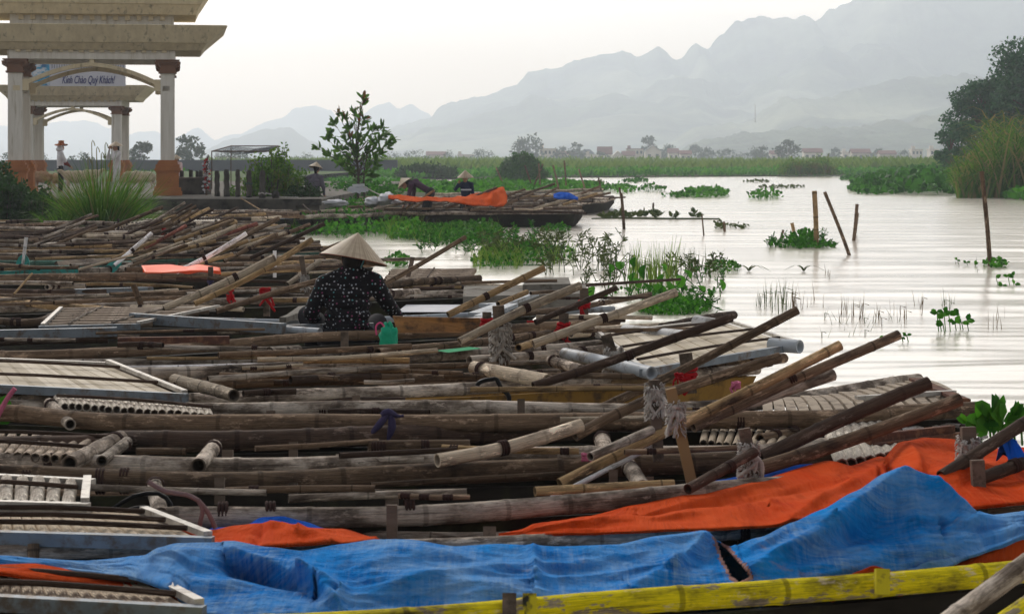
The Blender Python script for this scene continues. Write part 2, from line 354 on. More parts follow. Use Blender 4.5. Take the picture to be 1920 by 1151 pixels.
# ================================================================ foliage helpers
def rnd_dir(r=R,zmin=-1):
    while True:
        v=Vector((r.uniform(-1,1),r.uniform(-1,1),r.uniform(-1,1)))
        if .05<v.length<1 and v.z/v.length>zmin: return v.normalized()
def tree(name,base,h,w_,mat,trunkmat,label,group,nclump=16,nleaf=60,leaf=.3,low=.25,shape=1.,seed=1,cat='tree',stalk=.03,jit=.34):
    r=random.Random(seed); t=empty(name,base,label,cat,group); base=Vector(base)
    tb=MB(); lean=Vector((r.uniform(-.08,.08)*h,0,0)); top=base+Vector((0,0,h*.75))+lean
    P=catmull([base-Vector((0,0,.2)),base+Vector((0,0,h*.3))+lean*.3,top],h*.1); tb.tube(P,[h*stalk*(1-.8*i/len(P)) for i in range(len(P))],7)
    lb=MB()
    for i in range(nclump):
        a=r.uniform(0,2*PI); zz=r.uniform(0,1); rad=math.sqrt(max(0,1-((zz-.38)/.64)**2))*r.uniform(.35,.95)**.6
        c=base+Vector((math.cos(a)*rad*w_/2,math.sin(a)*rad*w_/2,h*(low+(1-low)*zz*.93)))+lean*zz
        s0=base+Vector((0,0,h*(low*.5+.45*zz)))+lean*.5
        P=catmull([s0,(s0+c)/2+Vector((0,0,h*.03)),c],h*.1); tb.tube(P,[h*stalk*.38*(1-.75*k/len(P)) for k in range(len(P))],5)
        cr=w_*r.uniform(.09,.25)*shape
        for k in range(nleaf):
            dd=rnd_dir(r,-.75); rr=cr*r.uniform(.35,1.0)**.5
            q=c+Vector((dd.x,dd.y,dd.z*.75))*rr; nn=(dd+rnd_dir(r)*.7).normalized(); ld=rnd_dir(r)
            lb.leaf(q,ld,nn,leaf*r.uniform(.6,1.3),leaf*r.uniform(.4,.7))
    tb.build('trunk',trunkmat,t,True); lb.build('crown',mat,t); return t
def bushmesh(cx,cy,z0,wx,wy,h,nleaf,leaf,r,lb,nstem=30,sb=None,top=.4):
    for i in range(nstem):
        a=r.uniform(0,2*PI); q=r.random()**.5; x=math.cos(a)*q; y=math.sin(a)*q
        hh=h*(1-q*q*.75)*r.uniform(1-top,1.0)
        p0=Vector((cx+x*wx*.35,cy+y*wy*.35,z0)); p1=Vector((cx+x*wx*.5+r.uniform(-.1,.1)*wx,cy+y*wy*.5,z0+hh))
        if sb: sb.tube([p0,(p0+p1)/2+Vector((0,0,hh*.06)),p1],[.012*h,.008*h,.004*h],4)
        for k in range(nleaf):
            t=r.uniform(.12,1.03); q=p0.lerp(p1,t)+rnd_dir(r)*h*.07*(1.4-t*.6)
            lb.leaf(q,(rnd_dir(r)+Vector((0,0,.4))),rnd_dir(r),leaf*r.uniform(.6,1.2),leaf*r.uniform(.4,.65))
M['bark']=mat_plain('bark',(.09,.07,.055),(.05,.04,.03),8,.9)
M['lfar']=mat_leaf('far_tree_leaves',(.025,.05,.028),(.05,.085,.04),.7,.15)
M['lmid']=mat_leaf('tree_leaves_dark',(.014,.068,.034),(.045,.14,.06),.6,.15)
M['lbush']=mat_leaf('shrub_leaves',(.035,.11,.012),(.11,.21,.025),.55,.3,c3=(.12,.13,.03))
M['lbushd']=mat_leaf('shrub_leaves_dark',(.012,.04,.010),(.03,.075,.018),.5,.2)
M['lyoung']=mat_leaf('young_tree_leaves',(.03,.09,.015),(.09,.19,.035),.4,.3); M['lshore']=mat_leaf('shore_bush_leaves',(.02,.08,.018),(.05,.14,.03),.5,.25)
M['lred']=mat_leaf('young_red_leaves',(.12,.05,.02),(.2,.08,.03),.45,.3)
M['hya']=mat_leaf('hyacinth_leaves',(.008,.055,.006),(.05,.19,.018),.55,.2,spec=.05)
M['hyab']=mat_leaf('hyacinth_leaves_bright',(.012,.08,.007),(.075,.25,.025),.55,.25,spec=.05)
M['hyaf']=mat_leaf('hyacinth_far',(.035,.18,.012),(.11,.31,.03),.5,.2)
M['grass']=mat_leaf('tall_grass',(.022,.08,.010),(.11,.22,.03),.5,.3)
M['reed']=mat_leaf('reed_blades',(.10,.14,.03),(.26,.21,.09),.6,.2,c3=(.19,.15,.07))
M['reedg']=mat_leaf('reed_green',(.08,.15,.03),(.16,.23,.055),.6,.3)
M['rdead']=mat_leaf('dead_reeds',(.10,.06,.035),(.17,.12,.07),.7,.1)
M['wdark']=mat_leaf('water_weed_dark',(.035,.06,.018),(.085,.11,.035),.6,.15)
def dry(name,nm): pass
# ================================================================ marsh far shore
def marsh():
    # land tongues, reed field
    mb=MB(); front=[(-160,250),(-60,185),(-30,186),(-20,200),(-8,178),(5,198),(15,206),(30,216),(45,225),(60,232),(120,238),(320,230)]
    r=random.Random(5); vs=[];fs=[]
    for x,y in front: vs+=[(x,y,.05),(x,y+6,.30),(x*2.1,900,.3),(x*5,1700,1.1)]
    for i in range(len(front)-1):
        for k in range(3): fs.append((4*i+k,4*i+4+k,4*i+5+k,4*i+1+k))
    mb.add(vs,fs); tag(mb.build('marsh_ground',M['meadow']),kind='structure')
    def fy(x):
        for (a,ya),(c,yc) in zip(front,front[1:]):
            if a<=x<=c: return ya+(yc-ya)*(x-a)/(c-a)
        return 230
    lb=MB()
    for i in range(15000):
        x=r.uniform(-62,75); y=fy(x)+r.random()**1.5*45; z=.05
        for k in range(2):
            hh=r.uniform(.3,1.0)*(.75+.5*noise.noise(Vector((x*.12,y*.1,0)))); d=Vector((r.uniform(-.8,.8),r.uniform(-.6,.1),r.uniform(.5,1)))
            lb.leaf(Vector((x+r.uniform(-.2,.2),y,z+hh*r.random()*.8)),d,rnd_dir(r),r.uniform(.3,.6),r.uniform(.2,.35))
    tag(lb.build('hyacinth_belt',M['hyaf']),'long bright green belt of water hyacinth along the far shore','plants',kind='stuff')
    lb=MB()
    for i in range(16000):
        y=240+460*r.random()**1.6; x=(r.uniform(380,1960)-960)/F*y; nz=noise.noise(Vector((x*.03,y*.02,1)))
        hh=r.uniform(.8,1.6)*(1+.5*nz)*(1+y/900)
        lb.blade(Vector((x,y,.2)),Vector((r.uniform(-.25,.25),0,1)),hh,.35+y*.0011,.25,seg=2)
    tag(lb.build('reed_field',M['reedg']),'pale green reed field filling the flat land before the village','plants',kind='stuff')
    # taller bush clumps on the shore
    lb=MB(); sb=MB()
    t=empty('shore_bush',G(977,337,.3),'round dense green bush standing on the far shore left of the village','bush')
    c=G(977,337,.25); bushmesh(c.x,c.y,.1,3.2,2.6,2.15,60,.22,random.Random(2),lb,90,sb,.3)
    for k in range(2500):
        dd=rnd_dir(R,-.1); q=Vector((c.x+dd.x*1.65,c.y+dd.y*1.3,.35+dd.z*1.6*R.uniform(.75,1.12))); lb.leaf(q,rnd_dir(R),dd,.24,.13)
    sb.build('stems',M['bark'],t); lb.build('foliage',M['lshore'],t)
    for (x0,x1,y,h_,lab) in ((745,850,330,26,'low dark reed thicket on the far shore left of the round bush'),(1470,1570,326,34,'tall bushy reed thicket on the far shore right of centre')):
        lb=MB(); d=1.35*F/(y-HY)
        for i in range(900):
            px=r.uniform(x0,x1); u=(px-x0)/(x1-x0); hh=h_*(.6+.4*math.sin(u*PI))*r.uniform(.5,1.1)/F*d
            if lab.startswith('tall'): hh*=1.35 if .74<u<.86 else (1.1 if .1<u<.25 else .8)
            p=Vector(((px-960)/F*d,d+r.uniform(0,5),.2)); lb.blade(p,Vector((r.uniform(-.2,.2),0,1)),hh,.16,.2,seg=3)
            for k in range(3): lb.leaf(p+Vector((r.uniform(-.2,.2),0,hh*r.uniform(.2,.9))),rnd_dir(r,-.2),rnd_dir(r),.35,.12)
        tag(lb.build('reed_thicket',M['lbush'] if lab[0]=='t' else M['lbushd']),lab,'reeds')
marsh()
# ================================================================ village
M['wallw']=mat_plain('white_wall',(.78,.70,.62),(.66,.58,.5),.4,.9); M['wallc']=mat_plain('cream_wall',(.62,.54,.44),(.5,.44,.36),.4,.9); M['wallg']=mat_plain('gray_wall',(.34,.34,.34),(.26,.26,.26),.4,.9)
M['roofr']=mat_plain('tile_roof',(.24,.10,.08),(.17,.08,.07),1,.9); M['roofg']=mat_plain('slate_roof',(.10,.12,.15),(.07,.09,.11),1,.9); M['win']=mat_plain('window_dark',(.03,.035,.04),(.02,.02,.025),1,.3)
def house(px0,px1,ytop,yeave,rk,wm,rm,label,d=780,orient='side',nwin=3,storeys=1):
    s=d/F; x0=(px0-960)*s; x1=(px1-960)*s; zt=H-(ytop-HY)*s; ze=H-(yeave-HY)*s; zb=.4
    cx=(x0+x1)/2; t=empty('house',(cx,d,zb),label,'house','village houses'); dy=6.; mb=MB()
    mb.box((cx,d+dy/2,(ze+zb)/2),(x1-x0,dy,ze-zb))
    if rk=='gable':
        if orient=='front': mb.add([(x0,d,ze),(x1,d,ze),(cx,d,zt),(x0,d+dy,ze),(x1,d+dy,ze),(cx,d+dy,zt)],[(0,1,2),(3,5,4)])
        else: mb.add([(x0,d,ze),(x0,d+dy,ze),(x0,d+dy/2,zt),(x1,d,ze),(x1,d+dy,ze),(x1,d+dy/2,zt)],[(0,2,1),(3,4,5)])
    mb.build('wall',wm,t)
    rb=MB(); o=.35; th=.25
    if rk=='gable':
        if orient=='front':
            for sx_,ex in ((x0-o,1),(x1+o,-1)): rb.add([(sx_,d-o,ze-.15),(cx,d-o,zt+.1),(cx,d+dy+o,zt+.1),(sx_,d+dy+o,ze-.15),(sx_,d-o,ze-.15+th),(cx,d-o,zt+.1+th),(cx,d+dy+o,zt+.1+th),(sx_,d+dy+o,ze-.15+th)],[(0,1,2,3),(4,7,6,5),(0,4,5,1),(2,6,7,3),(0,3,7,4)])
        else:
            for yy in (d-o,d+dy+o): rb.add([(x0-o,yy,ze-.15),(x1+o,yy,ze-.15),(x1+o,d+dy/2,zt+.1),(x0-o,d+dy/2,zt+.1),(x0-o,yy,ze-.15+th),(x1+o,yy,ze-.15+th),(x1+o,d+dy/2,zt+.1+th),(x0-o,d+dy/2,zt+.1+th)],[(0,1,2,3),(4,7,6,5),(0,4,5,1),(0,3,7,4),(1,5,6,2)])
    elif rk=='hip':
        a=(x1-x0)*.3; rb.add([(x0-o,d-o,ze),(x1+o,d-o,ze),(x1+o,d+dy+o,ze),(x0-o,d+dy+o,ze),(x0+a,d+dy/2,zt),(x1-a,d+dy/2,zt)],[(0,1,5,4),(1,2,5),(2,3,4,5),(3,0,4),(0,3,2,1)])
    else:
        rb.box((cx,d+dy/2,ze+.14),(x1-x0+.5,dy+.5,.28)); rb.box((x0+.8,d+2,ze+.8),(1.2,1.6,1.2))
    rb.build('roof',rm,t)
    for st in range(storeys):
        for k in range(nwin):
            hh=(ze-zb)/storeys; wx=x0+(x1-x0)*(k+.5)/nwin; wb=MB(); wb.box((wx,d-.03,zb+hh*(st+.55)),(min(1.1,(x1-x0)/nwin*.5),.1,hh*.42)); wb.build('window',M['win'],t)
W_=M
hs=[(1012,1042,274,280,'flat',M['wallw'],M['wallw'],'white two-storey village house with tall columns beside the round shore bush',4,2,'side'),
(1044,1078,285,289,'gable',M['wallc'],M['roofr'],'long low red-roofed village house right of the columned white one',4,1,'side'),
(1088,1114,280,288,'hip',M['wallg'],M['roofg'],'village house with blue-gray hipped roof',3,1,'side'),
(1122,1147,277,289,'gable',M['wallw'],M['roofr'],'village house with steep red-brown roof and white gable, tallest in the middle of the row',2,1,'side'),
(1098,1122,289,291,'flat',M['wallw'],M['wallc'],'small white flat-roofed hut in front of the blue-gray roof',2,1,'side'),
(1149,1168,285,293,'gable',M['wallw'],M['wallw'],'small white gable-fronted village house with its gable towards the water',1,1,'front'),
(1168,1190,285,292,'gable',M['wallc'],M['roofr'],'low red-brown roofed house joined to the white gable front',2,1,'side'),
(1176,1206,276,280,'flat',M['wallc'],M['roofr'],'wide cream village house behind the red-brown roofs',4,2,'side'),
(1210,1240,274,284,'gable',M['wallw'],M['wallg'],'village house with pale wide gable right of the wide cream house',2,1,'front'),
(1254,1272,280,287,'gable',M['wallw'],M['roofr'],'small pinkish-roofed village house at the middle of the shore',2,1,'side'),
(1276,1296,284,289,'gable',M['wallw'],M['roofr'],'small low village house under the near hill foot',2,1,'side'),
(1508,1542,280,286,'gable',M['wallw'],M['roofr'],'white-walled village house with red roof left of the tall shore thicket',3,1,'side'),
(1580,1592,282,286,'flat',M['wallw'],M['wallw'],'tiny white block house right of the tall shore thicket',1,1,'side'),
(1598,1632,281,287,'gable',M['wallc'],M['roofr'],'long brown-roofed village house in the gap right of the thicket',3,1,'side'),
(1710,1730,277,281,'flat',M['wallw'],M['wallw'],'white blocky two-storey house left of the big dark tree',3,2,'side'),
(1744,1760,277,281,'flat',M['wallw'],M['wallw'],'white narrow house nearest the big dark tree',2,2,'side'),
(800,835,286,291,'gable',M['wallc'],M['roofr'],'faint cream village house left of the round shore bush',3,1,'side'),
(858,888,287,291,'flat',M['wallc'],M['wallc'],'faint long village house just left of the round shore bush',3,1,'side'),
(1650,1680,284,289,'gable',M['wallc'],M['roofr'],'low hazy house between the brown-roofed house and the white blocks',2,1,'side'),
(1446,1466,284,289,'gable',M['wallw'],M['roofr'],'small white house left of the domed village tree',2,1,'side'),
(402,445,290,294,'flat',M['wallc'],M['wallg'],'faint long building seen through the net canopy',4,1,'side')]
for i,(a,b_,yt,ye,rk,wm,rm,lab,nw,stn,ori) in enumerate(hs): house(a,b_,yt,ye,rk,wm,rm,lab,d=740+(i*37)%90,orient=ori,nwin=nw,storeys=stn)
# embankment wall before village
mb=MB(); mb.box((20,700,.55),(560,3,1.5)); tag(mb.build('embankment_wall',mat_plain('embankment',(.16,.16,.17),(.11,.11,.12),.2,.95)),'long low gray embankment wall in front of the village','wall')
tl=[(993,258,62,'broad gray-green tree rising behind the columned white house',700),(1055,276,44,'low wide tree behind the long red-roofed house',740),(1082,270,30,'slim twin-topped tree right of the low wide tree',760),(1218,250,26,'tall thin hazy tree above the pale wide gable',860),(1260,272,40,'hazy tree behind the pinkish-roofed house',860),(1330,278,50,'first low village tree right of the small low house',780),(1372,280,44,'second low village tree right of the small low house',800),(1412,281,44,'third low village tree right of the small low house',790),(1479,266,46,'rounded dark domed village tree on the far shore right of centre',640),(1430,276,34,'village tree touching the left side of the domed tree',700),(1565,279,26,'village tree just right of the tall shore thicket',800),(1642,281,36,'village tree right of the long brown roof',800),(1692,283,30,'village tree left of the white blocky house',800),(1238,278,22,'small tree between the pale gable and the pinkish roof',820),(780,284,50,'low hazy tree left of the faint cream house',760),(845,286,34,'low hazy tree between the two faint houses',770),(905,282,44,'hazy tree just left of the round shore bush',740),(735,288,40,'low hazy tree behind the right edge of the leafy young tree',760),(262,262,44,'blue-green tree left of the right gate pillar',330),(353,257,62,'big rounded blue-green tree right of the gate',330),(440,284,60,'low tree line seen under the net canopy',420),(150,290,50,'low green tree under the gate behind the sheep',260),(205,291,40,'low tree behind the person in white',280),(75,290,60,'low green tree behind the left gate pillar',240),(20,290,70,'low bushy tree at the left frame edge behind the gate',240),(1130,284,24,'small tree in front of the steep red-brown roof',735),(1305,274,30,'tree at the near hill foot',900),(575,292,60,'low hazy tree behind the person in gray',500),(640,292,50,'low hazy tree behind the leafy young tree',520)]
for i,(px,yt,wp,lab,d) in enumerate(tl):
    s=d/F; h_=(305-yt)*s; base=((px-960)*s,d,H-5*s if d>400 else .4)
    base=((px-960)*s,d,.35); h_=H-(yt-HY)*s-.35
    tree('tree',base,h_,wp*s,M['lfar'],M['bark'],lab,'distant trees',nclump=16,nleaf=42,leaf=h_*.12,low=.12,seed=i+40,stalk=.02)
# utility mast on the near hill
mb=MB(); mb.tube([D(1416,230,1500),D(1416,196,1500)],[.5,.25],6); tag(mb.build('mast',M['alu']),'thin pale mast standing on the near hill','mast')
# ================================================================ right shore: hyacinth bank, reeds, big trees
def hya_patch(poly,n_,leaf,hmax,mat,r,lb=None,zb=0.,stems=False):
    """poly: (px0,px1,ynear,yfar) region on the water"""
    lb=lb or MB(); x0,x1,yn,yf=poly
    for i in range(n_):
        u=r.uniform(-1,1); v=r.uniform(-1,1)
        if u*u+v*v>1: continue
        px=(x0+x1)/2+u*(x1-x0)/2; py=(yn+yf)/2+v*(yn-yf)/2
        g=G(px,py,zb); e=(1-(u*u+v*v))**.5
        hh=hmax*(.25+.75*e)*(.6+.5*noise.noise(Vector((g.x*1.3,g.y*.9,4)))+.25)
        z=zb+hh*r.random()**.6
        p=Vector((g.x,g.y,z)); dr=Vector((r.uniform(-1,1),r.uniform(-1,.2),r.uniform(.1,1)))
        L=leaf*r.uniform(.6,1.15); lb.leaf(p,dr,rnd_dir(r)+Vector((0,-.3,.6)),L,L*r.uniform(.65,.85))
        if stems: lb.blade(Vector((g.x,g.y,zb-.02)),(p-Vector((g.x,g.y,zb-.02)))+Vector((0,0,.01)),max(.03,(p-g).length),leaf*.12,0,seg=1)
    return lb
r=random.Random(21)
lb=MB(); hya_patch((1600,1990,367,338),5200,.42,1.0,None,r,lb); hya_patch((1640,1950,345,325),3500,.5,1.1,None,r,lb); hya_patch((1590,1700,366,350),700,.3,.35,None,r,lb)
tag(lb.build('hyacinth_mat',M['hya']),'thick dark green hyacinth mat on the right below the tall reeds','plants',kind='stuff')
lb=MB(); hya_patch((1575,1690,341,335),500,.4,.25,None,r,lb); tag(lb.build('hyacinth_strip',M['hya']),'thin flat hyacinth strip reaching left from the right-hand mat','plants')
lb=MB(); hya_patch((1884,1990,378,362),800,.34,.55,None,r,lb); lb.add([G(1937+math.cos(k*PI/8)*52,370+math.sin(k*PI/8)*8,-.015) for k in range(16)],[tuple(range(16))]); tag(lb.build('hyacinth_clump',M['hyab']),'bright green hyacinth clump at the right frame edge before the reeds','plants')
def reeds(px0,px1,py,profile,n_,mat,label,z=0,wd=.06,dep=5,droop=.35,leafy=2,r=r,name='reed_clump',plume=0,mats=None):
    lb=MB(); 
    for i in range(n_):
        px=r.uniform(px0,px1); u=(px-px0)/(px1-px0)
        for (a,ha),(c,hc) in zip(profile,profile[1:]):
            if a<=u<=c: top=ha+(hc-ha)*(u-a)/(c-a)
        g0=G(px,py,z); dd=g0.y+r.random()*dep; x=(px-960)/F*dd
        hh=(H-(top-HY)/F*dd-z)*r.uniform(.45,1.03); p=Vector((x,dd,z))
        dr=Vector((r.uniform(-.28,.28),r.uniform(-.2,.2),1)); mi=0 if not mats else (1 if (r.random()<.35 or hh<1.) else 0)
        lb.blade(p,dr,hh,wd*r.uniform(.7,1.4),droop*r.uniform(.2,1.3),mi=mi,seg=5)
        for k in range(leafy):
            t=r.uniform(.25,.95); lb.blade(p+dr.normalized()*hh*t,Vector((r.uniform(-1,1),r.uniform(-.5,.5),1.1)),hh*.3,wd*.8,1.0,mi=mi,seg=3)
    o=lb.build(name,mats or mat); return tag(o,label,'reeds')
reeds(1795,1960,372,[(0,300),(.12,275),(.25,290),(.4,225),(.55,200),(.65,245),(.8,225),(1,190)],1500,None,'tall green and brown reed clump standing in the water at the right edge',wd=.09,dep=6,mats=[M['grass'],M['reed']])
tree('large_tree',((1975-960)/F*150,150,.3),H+(300-62)/F*150-.3,8.6,M['lmid'],M['bark'],'huge dark leafy tree at the right frame edge behind the tall reeds','right bank trees',100,320,.30,.1,1.,seed=5)
tree('large_tree',((1862-960)/F*150,152,.3),H+(300-148)/F*150-.3,6.3,M['lmid'],M['bark'],'rounded dark tree left of the huge tree behind the tall reeds','right bank trees',84,240,.26,.1,.9,seed=6)
tree('slender_tree',((1772-960)/F*150,148,.3),H+(300-225)/F*150-.3,2.3,M['lmid'],M['bark'],'small thin-trunked tree leaning out left of the dark right bank trees','right bank trees',12,60,.32,.3,1.,seed=9,stalk=.02)
mb=MB(); vs=[(21,99,-.05),(60,97,-.05),(120,140,.3),(80,190,.3),(34,150,.2),(26,125,.0)]; mb.add(vs,[(0,1,2,3,4,5)]); tag(mb.build('right_bank_ground',M['soil']),kind='structure')
# ================================================================ left bank, quay
ZQ=.66
mb=MB(); mb.box((-13.6,56.2+20,ZQ/2-.25),(17.6,46,ZQ+.5),mi=0); 
o=mb.build('quay',M['conc']); tag(o,kind='structure')
mb=MB(); 
for k in range(9): mb.box((-21.5+k*1.9,53.12,.22),(1.86,.14,.6))
mb.box((-13.6,53.13,ZQ-.06),(17.7,.2,.16))
tag(mb.build('quay_wall',M['concd']),'dark mossy concrete quay edge in front of the gate','wall')
vs=[(-90,60,.3),(-20,44,.25),(-9.4,38,.12),(-7.6,39,.05),(-7.4,50,.05),(-6.3,52.5,.1),(-4.2,53.5,.05),(-2.6,57,.1),(-3,75,.5),(-14,110,.5),(-30,230,.3),(-140,260,.2)]
mb=MB(); mb.add(vs,[tuple(range(len(vs)))]); tag(mb.build('left_bank_ground',M['soil']),kind='structure')
mb=MB(); mb.add([(-80,100,ZQ-.02),(-13,100,ZQ-.02),(-13,230,ZQ),(-80,230,ZQ)],[(0,1,2,3)]); tag(mb.build('lawn',mat_plain('lawn_green',(.07,.12,.03),(.05,.09,.025),.5,.95)),kind='structure')
# ================================================================ gates
M['stucco']=mat_plain('aged_cream_stucco',(.70,.61,.42),(.54,.46,.31),2.2,.9,dirt=(.26,.235,.17),ds=1.,sc=(2.5,2.5,.35),dt=.56,dsc=(6,6,1.1))
M['stuccow']=mat_plain('aged_white_stucco',(.74,.72,.67),(.58,.56,.50),2.0,.9,dirt=(.42,.38,.30),ds=1.,sc=(4,4,.3),dt=.55,dsc=(9,9,.7))
M['terra']=mat_plain('terracotta_paint',(.42,.17,.06),(.30,.12,.05),2.5,.85,dirt=(.12,.06,.035),ds=3,dt=.58)
M['terrad']=mat_plain('dark_terracotta',(.21,.11,.065),(.14,.075,.05),3,.85)
def gate(cx,cy,s,label,rot,W=4.02,Dp=3.6,zt=None,tiers=2,zroof=None,z0=ZQ,cw=.40,over=(1.45,.75)):
    """W spacing between column centres, zt = top of capitals"""
    t=empty('gate',(cx,cy,z0),label,'gate'); Rm=Matrix.Rotation(rot,3,'Z')
    def P(x,y,z): return Vector((cx,cy,0))+Rm@Vector((x,y,0))+Vector((0,0,z))
    def bx(mb,x,y,z,sx,sy,sz,mi=0): mb.box(P(x,y,z),(sx,sy,sz),rz=rot,mi=mi)
    hb=.98*s
    for ix in (-1,1):
        for iy in (0,1):
            x=ix*W/2; y=iy*Dp
            col=MB(); zs0=z0+hb; zs1=zt-.38*s
            bx(col,x,y,(zs0+zs1)/2,cw*s,cw*s,zs1-zs0)
            for q in (-1,1):
                for w_ in (-1,1): bx(col,x+q*cw*s*.46,y+w_*cw*s*.46,(zs0+zs1)/2,cw*s*.16,cw*s*.16,zs1-zs0-.01)
            c=col.build('column',M['stuccow'],t)
            b=MB()
            for (zz,hh,ww) in ((0,.12,.80),(.12,.10,.74),(.22,.42,.62),(.64,.05,.66),(.69,.07,.72),(.76,.10,.66),(.86,.06,.56),(.92,.06,.50)): bx(b,x,y,z0+(zz+hh/2)*s,ww*s,ww*s,hh*s-.002)
            for q in (-1,1): bx(b,x,y+q*.312*s,z0+.43*s,.40*s,.02,.30*s)
            b.build('plinth',M['terra'],c)
            k=MB()
            for (zz,hh,ww) in ((-.38,.05,.50),(-.33,.20,.44),(-.13,.05,.52),(-.08,.05,.60),(-.03,.03,.66)): bx(k,x,y,zt+(zz+hh/2)*s,ww*s,ww*s,hh*s-.002)
            for q in (-1,1):
                for w_ in (-1,1):
                    k.tube([P(x+q*.2*s,y+w_*.2*s,zt-.22*s),P(x+q*.30*s,y+w_*.28*s,zt-.14*s),P(x+q*.30*s,y+w_*.28*s,zt-.06*s)],[.03*s,.05*s,.06*s],6)
            k.build('capital',M['terrad'],c)
    # arches front and back
    for iy in (0,1):
        a=MB(); n_=26; y=iy*Dp; sp=W/2-cw*s*.5-.10; zs=zt-.72*s; rise=.52*s
        pts=[]
        for i in range(n_+1):
            u=-1+2*i/n_; pts.append((u*sp,zs+rise*(1-abs(u)**1.75)))
        for (xa,za),(xb,zb) in zip(pts,pts[1:]):
            dx,dz=xb-xa,zb-za; ln=math.hypot(dx,dz); nx_,nz_=-dz/ln*.11*s,dx/ln*.11*s
            vs=[P(xa,y-.16,za),P(xb,y-.16,zb),P(xb+nx_,y-.16,zb+nz_),P(xa+nx_,y-.16,za+nz_),P(xa,y+.16,za),P(xb,y+.16,zb),P(xb+nx_,y+.16,zb+nz_),P(xa+nx_,y+.16,za+nz_)]
            a.add(vs,[(0,1,2,3),(4,7,6,5),(0,4,5,1),(3,2,6,7)])
        for q in (-1,1):
            bx(a,q*sp,y,zs+.02,.17*s,.34,.3*s); bx(a,q*(sp+.14*s),y,zs-.08*s,.4*s,.36,.14*s)
        bx(a,0,y,zs+rise+.15*s,.13*s,.36,.26*s)
        a.build('arch',M['stucco'],t)
    # entablature
    e=MB(); z1=zt; eh=.42*s
    for y in (0,Dp): bx(e,0,y,z1+eh/2,W+cw*s+.05,.46*s,eh)
    for q in (-1,1): bx(e,q*W/2,Dp/2,z1+eh/2-.003,.44*s,Dp-.3,eh-.01)
    bx(e,0,Dp/2,z1+eh*.55,W-.1,Dp-.1,.1)
    e.build('entablature',M['stuccow'],t)
    dn=MB()
    for k in range(15):
        x=-W/2-.05+(W+.1)*(k+.5)/15
        for y in (-.27*s,Dp+.27*s): bx(dn,x,y,z1+eh-.13*s,.13*s,.1*s,.2*s)
    for y in (-.25*s,Dp+.25*s): bx(dn,0,y,z1+eh-.05*s,W+.1,.07*s,.05*s)
    bx(dn,0,Dp/2,z1+eh-.05*s,.05,Dp+.5*s,.04)
    tag(dn.build('dentil_row',M['stucco'],t),None)
    def slab(name,z,h,ox,oy,hx,ya,yb,mt):
        m_=MB(); rr=[(0,ox*.52,oy*.4),(h*.28,ox*.62,oy*.62),(h*.30,ox*.62+.02,oy*.62+.05),(h*1.,ox,oy),(h*1.03,ox-.05,oy-.05)]
        # drip profile
        vs=[]
        for dz,ax,ay in rr:
            for (qx,yy) in ((-1,ya-ay),(1,ya-ay),(1,yb+ay),(-1,yb+ay)): vs.append(P(qx*(hx+ax),yy,z+dz))
        fs=[(3,2,1,0)]+[(4*i+k,4*i+(k+1)%4,4*i+4+(k+1)%4,4*i+4+k) for i in range(len(rr)-1) for k in range(4)]
        k=4*(len(rr)-1); fs.append((k,k+1,k+2,k+3)); m_.add(vs,fs); return m_.build(name,mt,t)
    hx=W/2+cw*s*.5
    slab('eave',z1+eh-.17*s,.66*s,over[0]*s,.9*s,hx,0,Dp,M['stucco'])
    if tiers>1:
        z2=z1+eh+.49*s; e=MB(); bx(e,0,Dp/2,z2+.2*s,W+cw*s-.02,Dp*.9,.42*s); e.build('upper_wall',M['stuccow'],t)
        dn=MB()
        for k in range(13):
            bx(dn,-W/2-.02+(W+.04)*(k+.5)/13,Dp*.05-.04,z2+.27*s,.13*s,.1*s,.16*s)
        bx(dn,0,Dp*.05-.03,z2+.33*s,W,.07*s,.04*s)
        dn.build('dentil_row',M['stucco'],t)
        slab('upper_eave',z2+.34*s,.95*s,over[1]*s*1.55,.8*s,hx,Dp*.05,Dp*.95,M['stucco'])
        rf=MB(); zz=z2+1.28*s; a=[P(-hx-.8,-.5,zz),P(hx+.8,-.5,zz),P(hx+.8,Dp+.5,zz),P(-hx-.8,Dp+.5,zz),P(-1,Dp/2,zz+1.3),P(1,Dp/2,zz+1.3)]
        rf.add(a,[(0,1,5,4),(1,2,5),(2,3,4,5),(3,0,4),(3,2,1,0)]); rf.build('roof',M['roofr'],t)
    return t,P
s1=59/F
gx=((33+312)/2-960)*s1
gate(gx+.0,59,1.0,'big weathered cream gate with terracotta pillar bases and two eaves at the upper left',math.radians(9),W=4.13,Dp=3.0,zt=H+(300-112)*s1,cw=.36)
s2=97/F
gt,PP=gate(((55+218)/2-960)*s2,97,1.0,'smaller cream gate seen through the big gate with the greeting banner on its eave',math.radians(4),W=163*s2,Dp=3.,zt=H+(300-199)*s2,tiers=1,cw=.40,over=(1.25,.7))
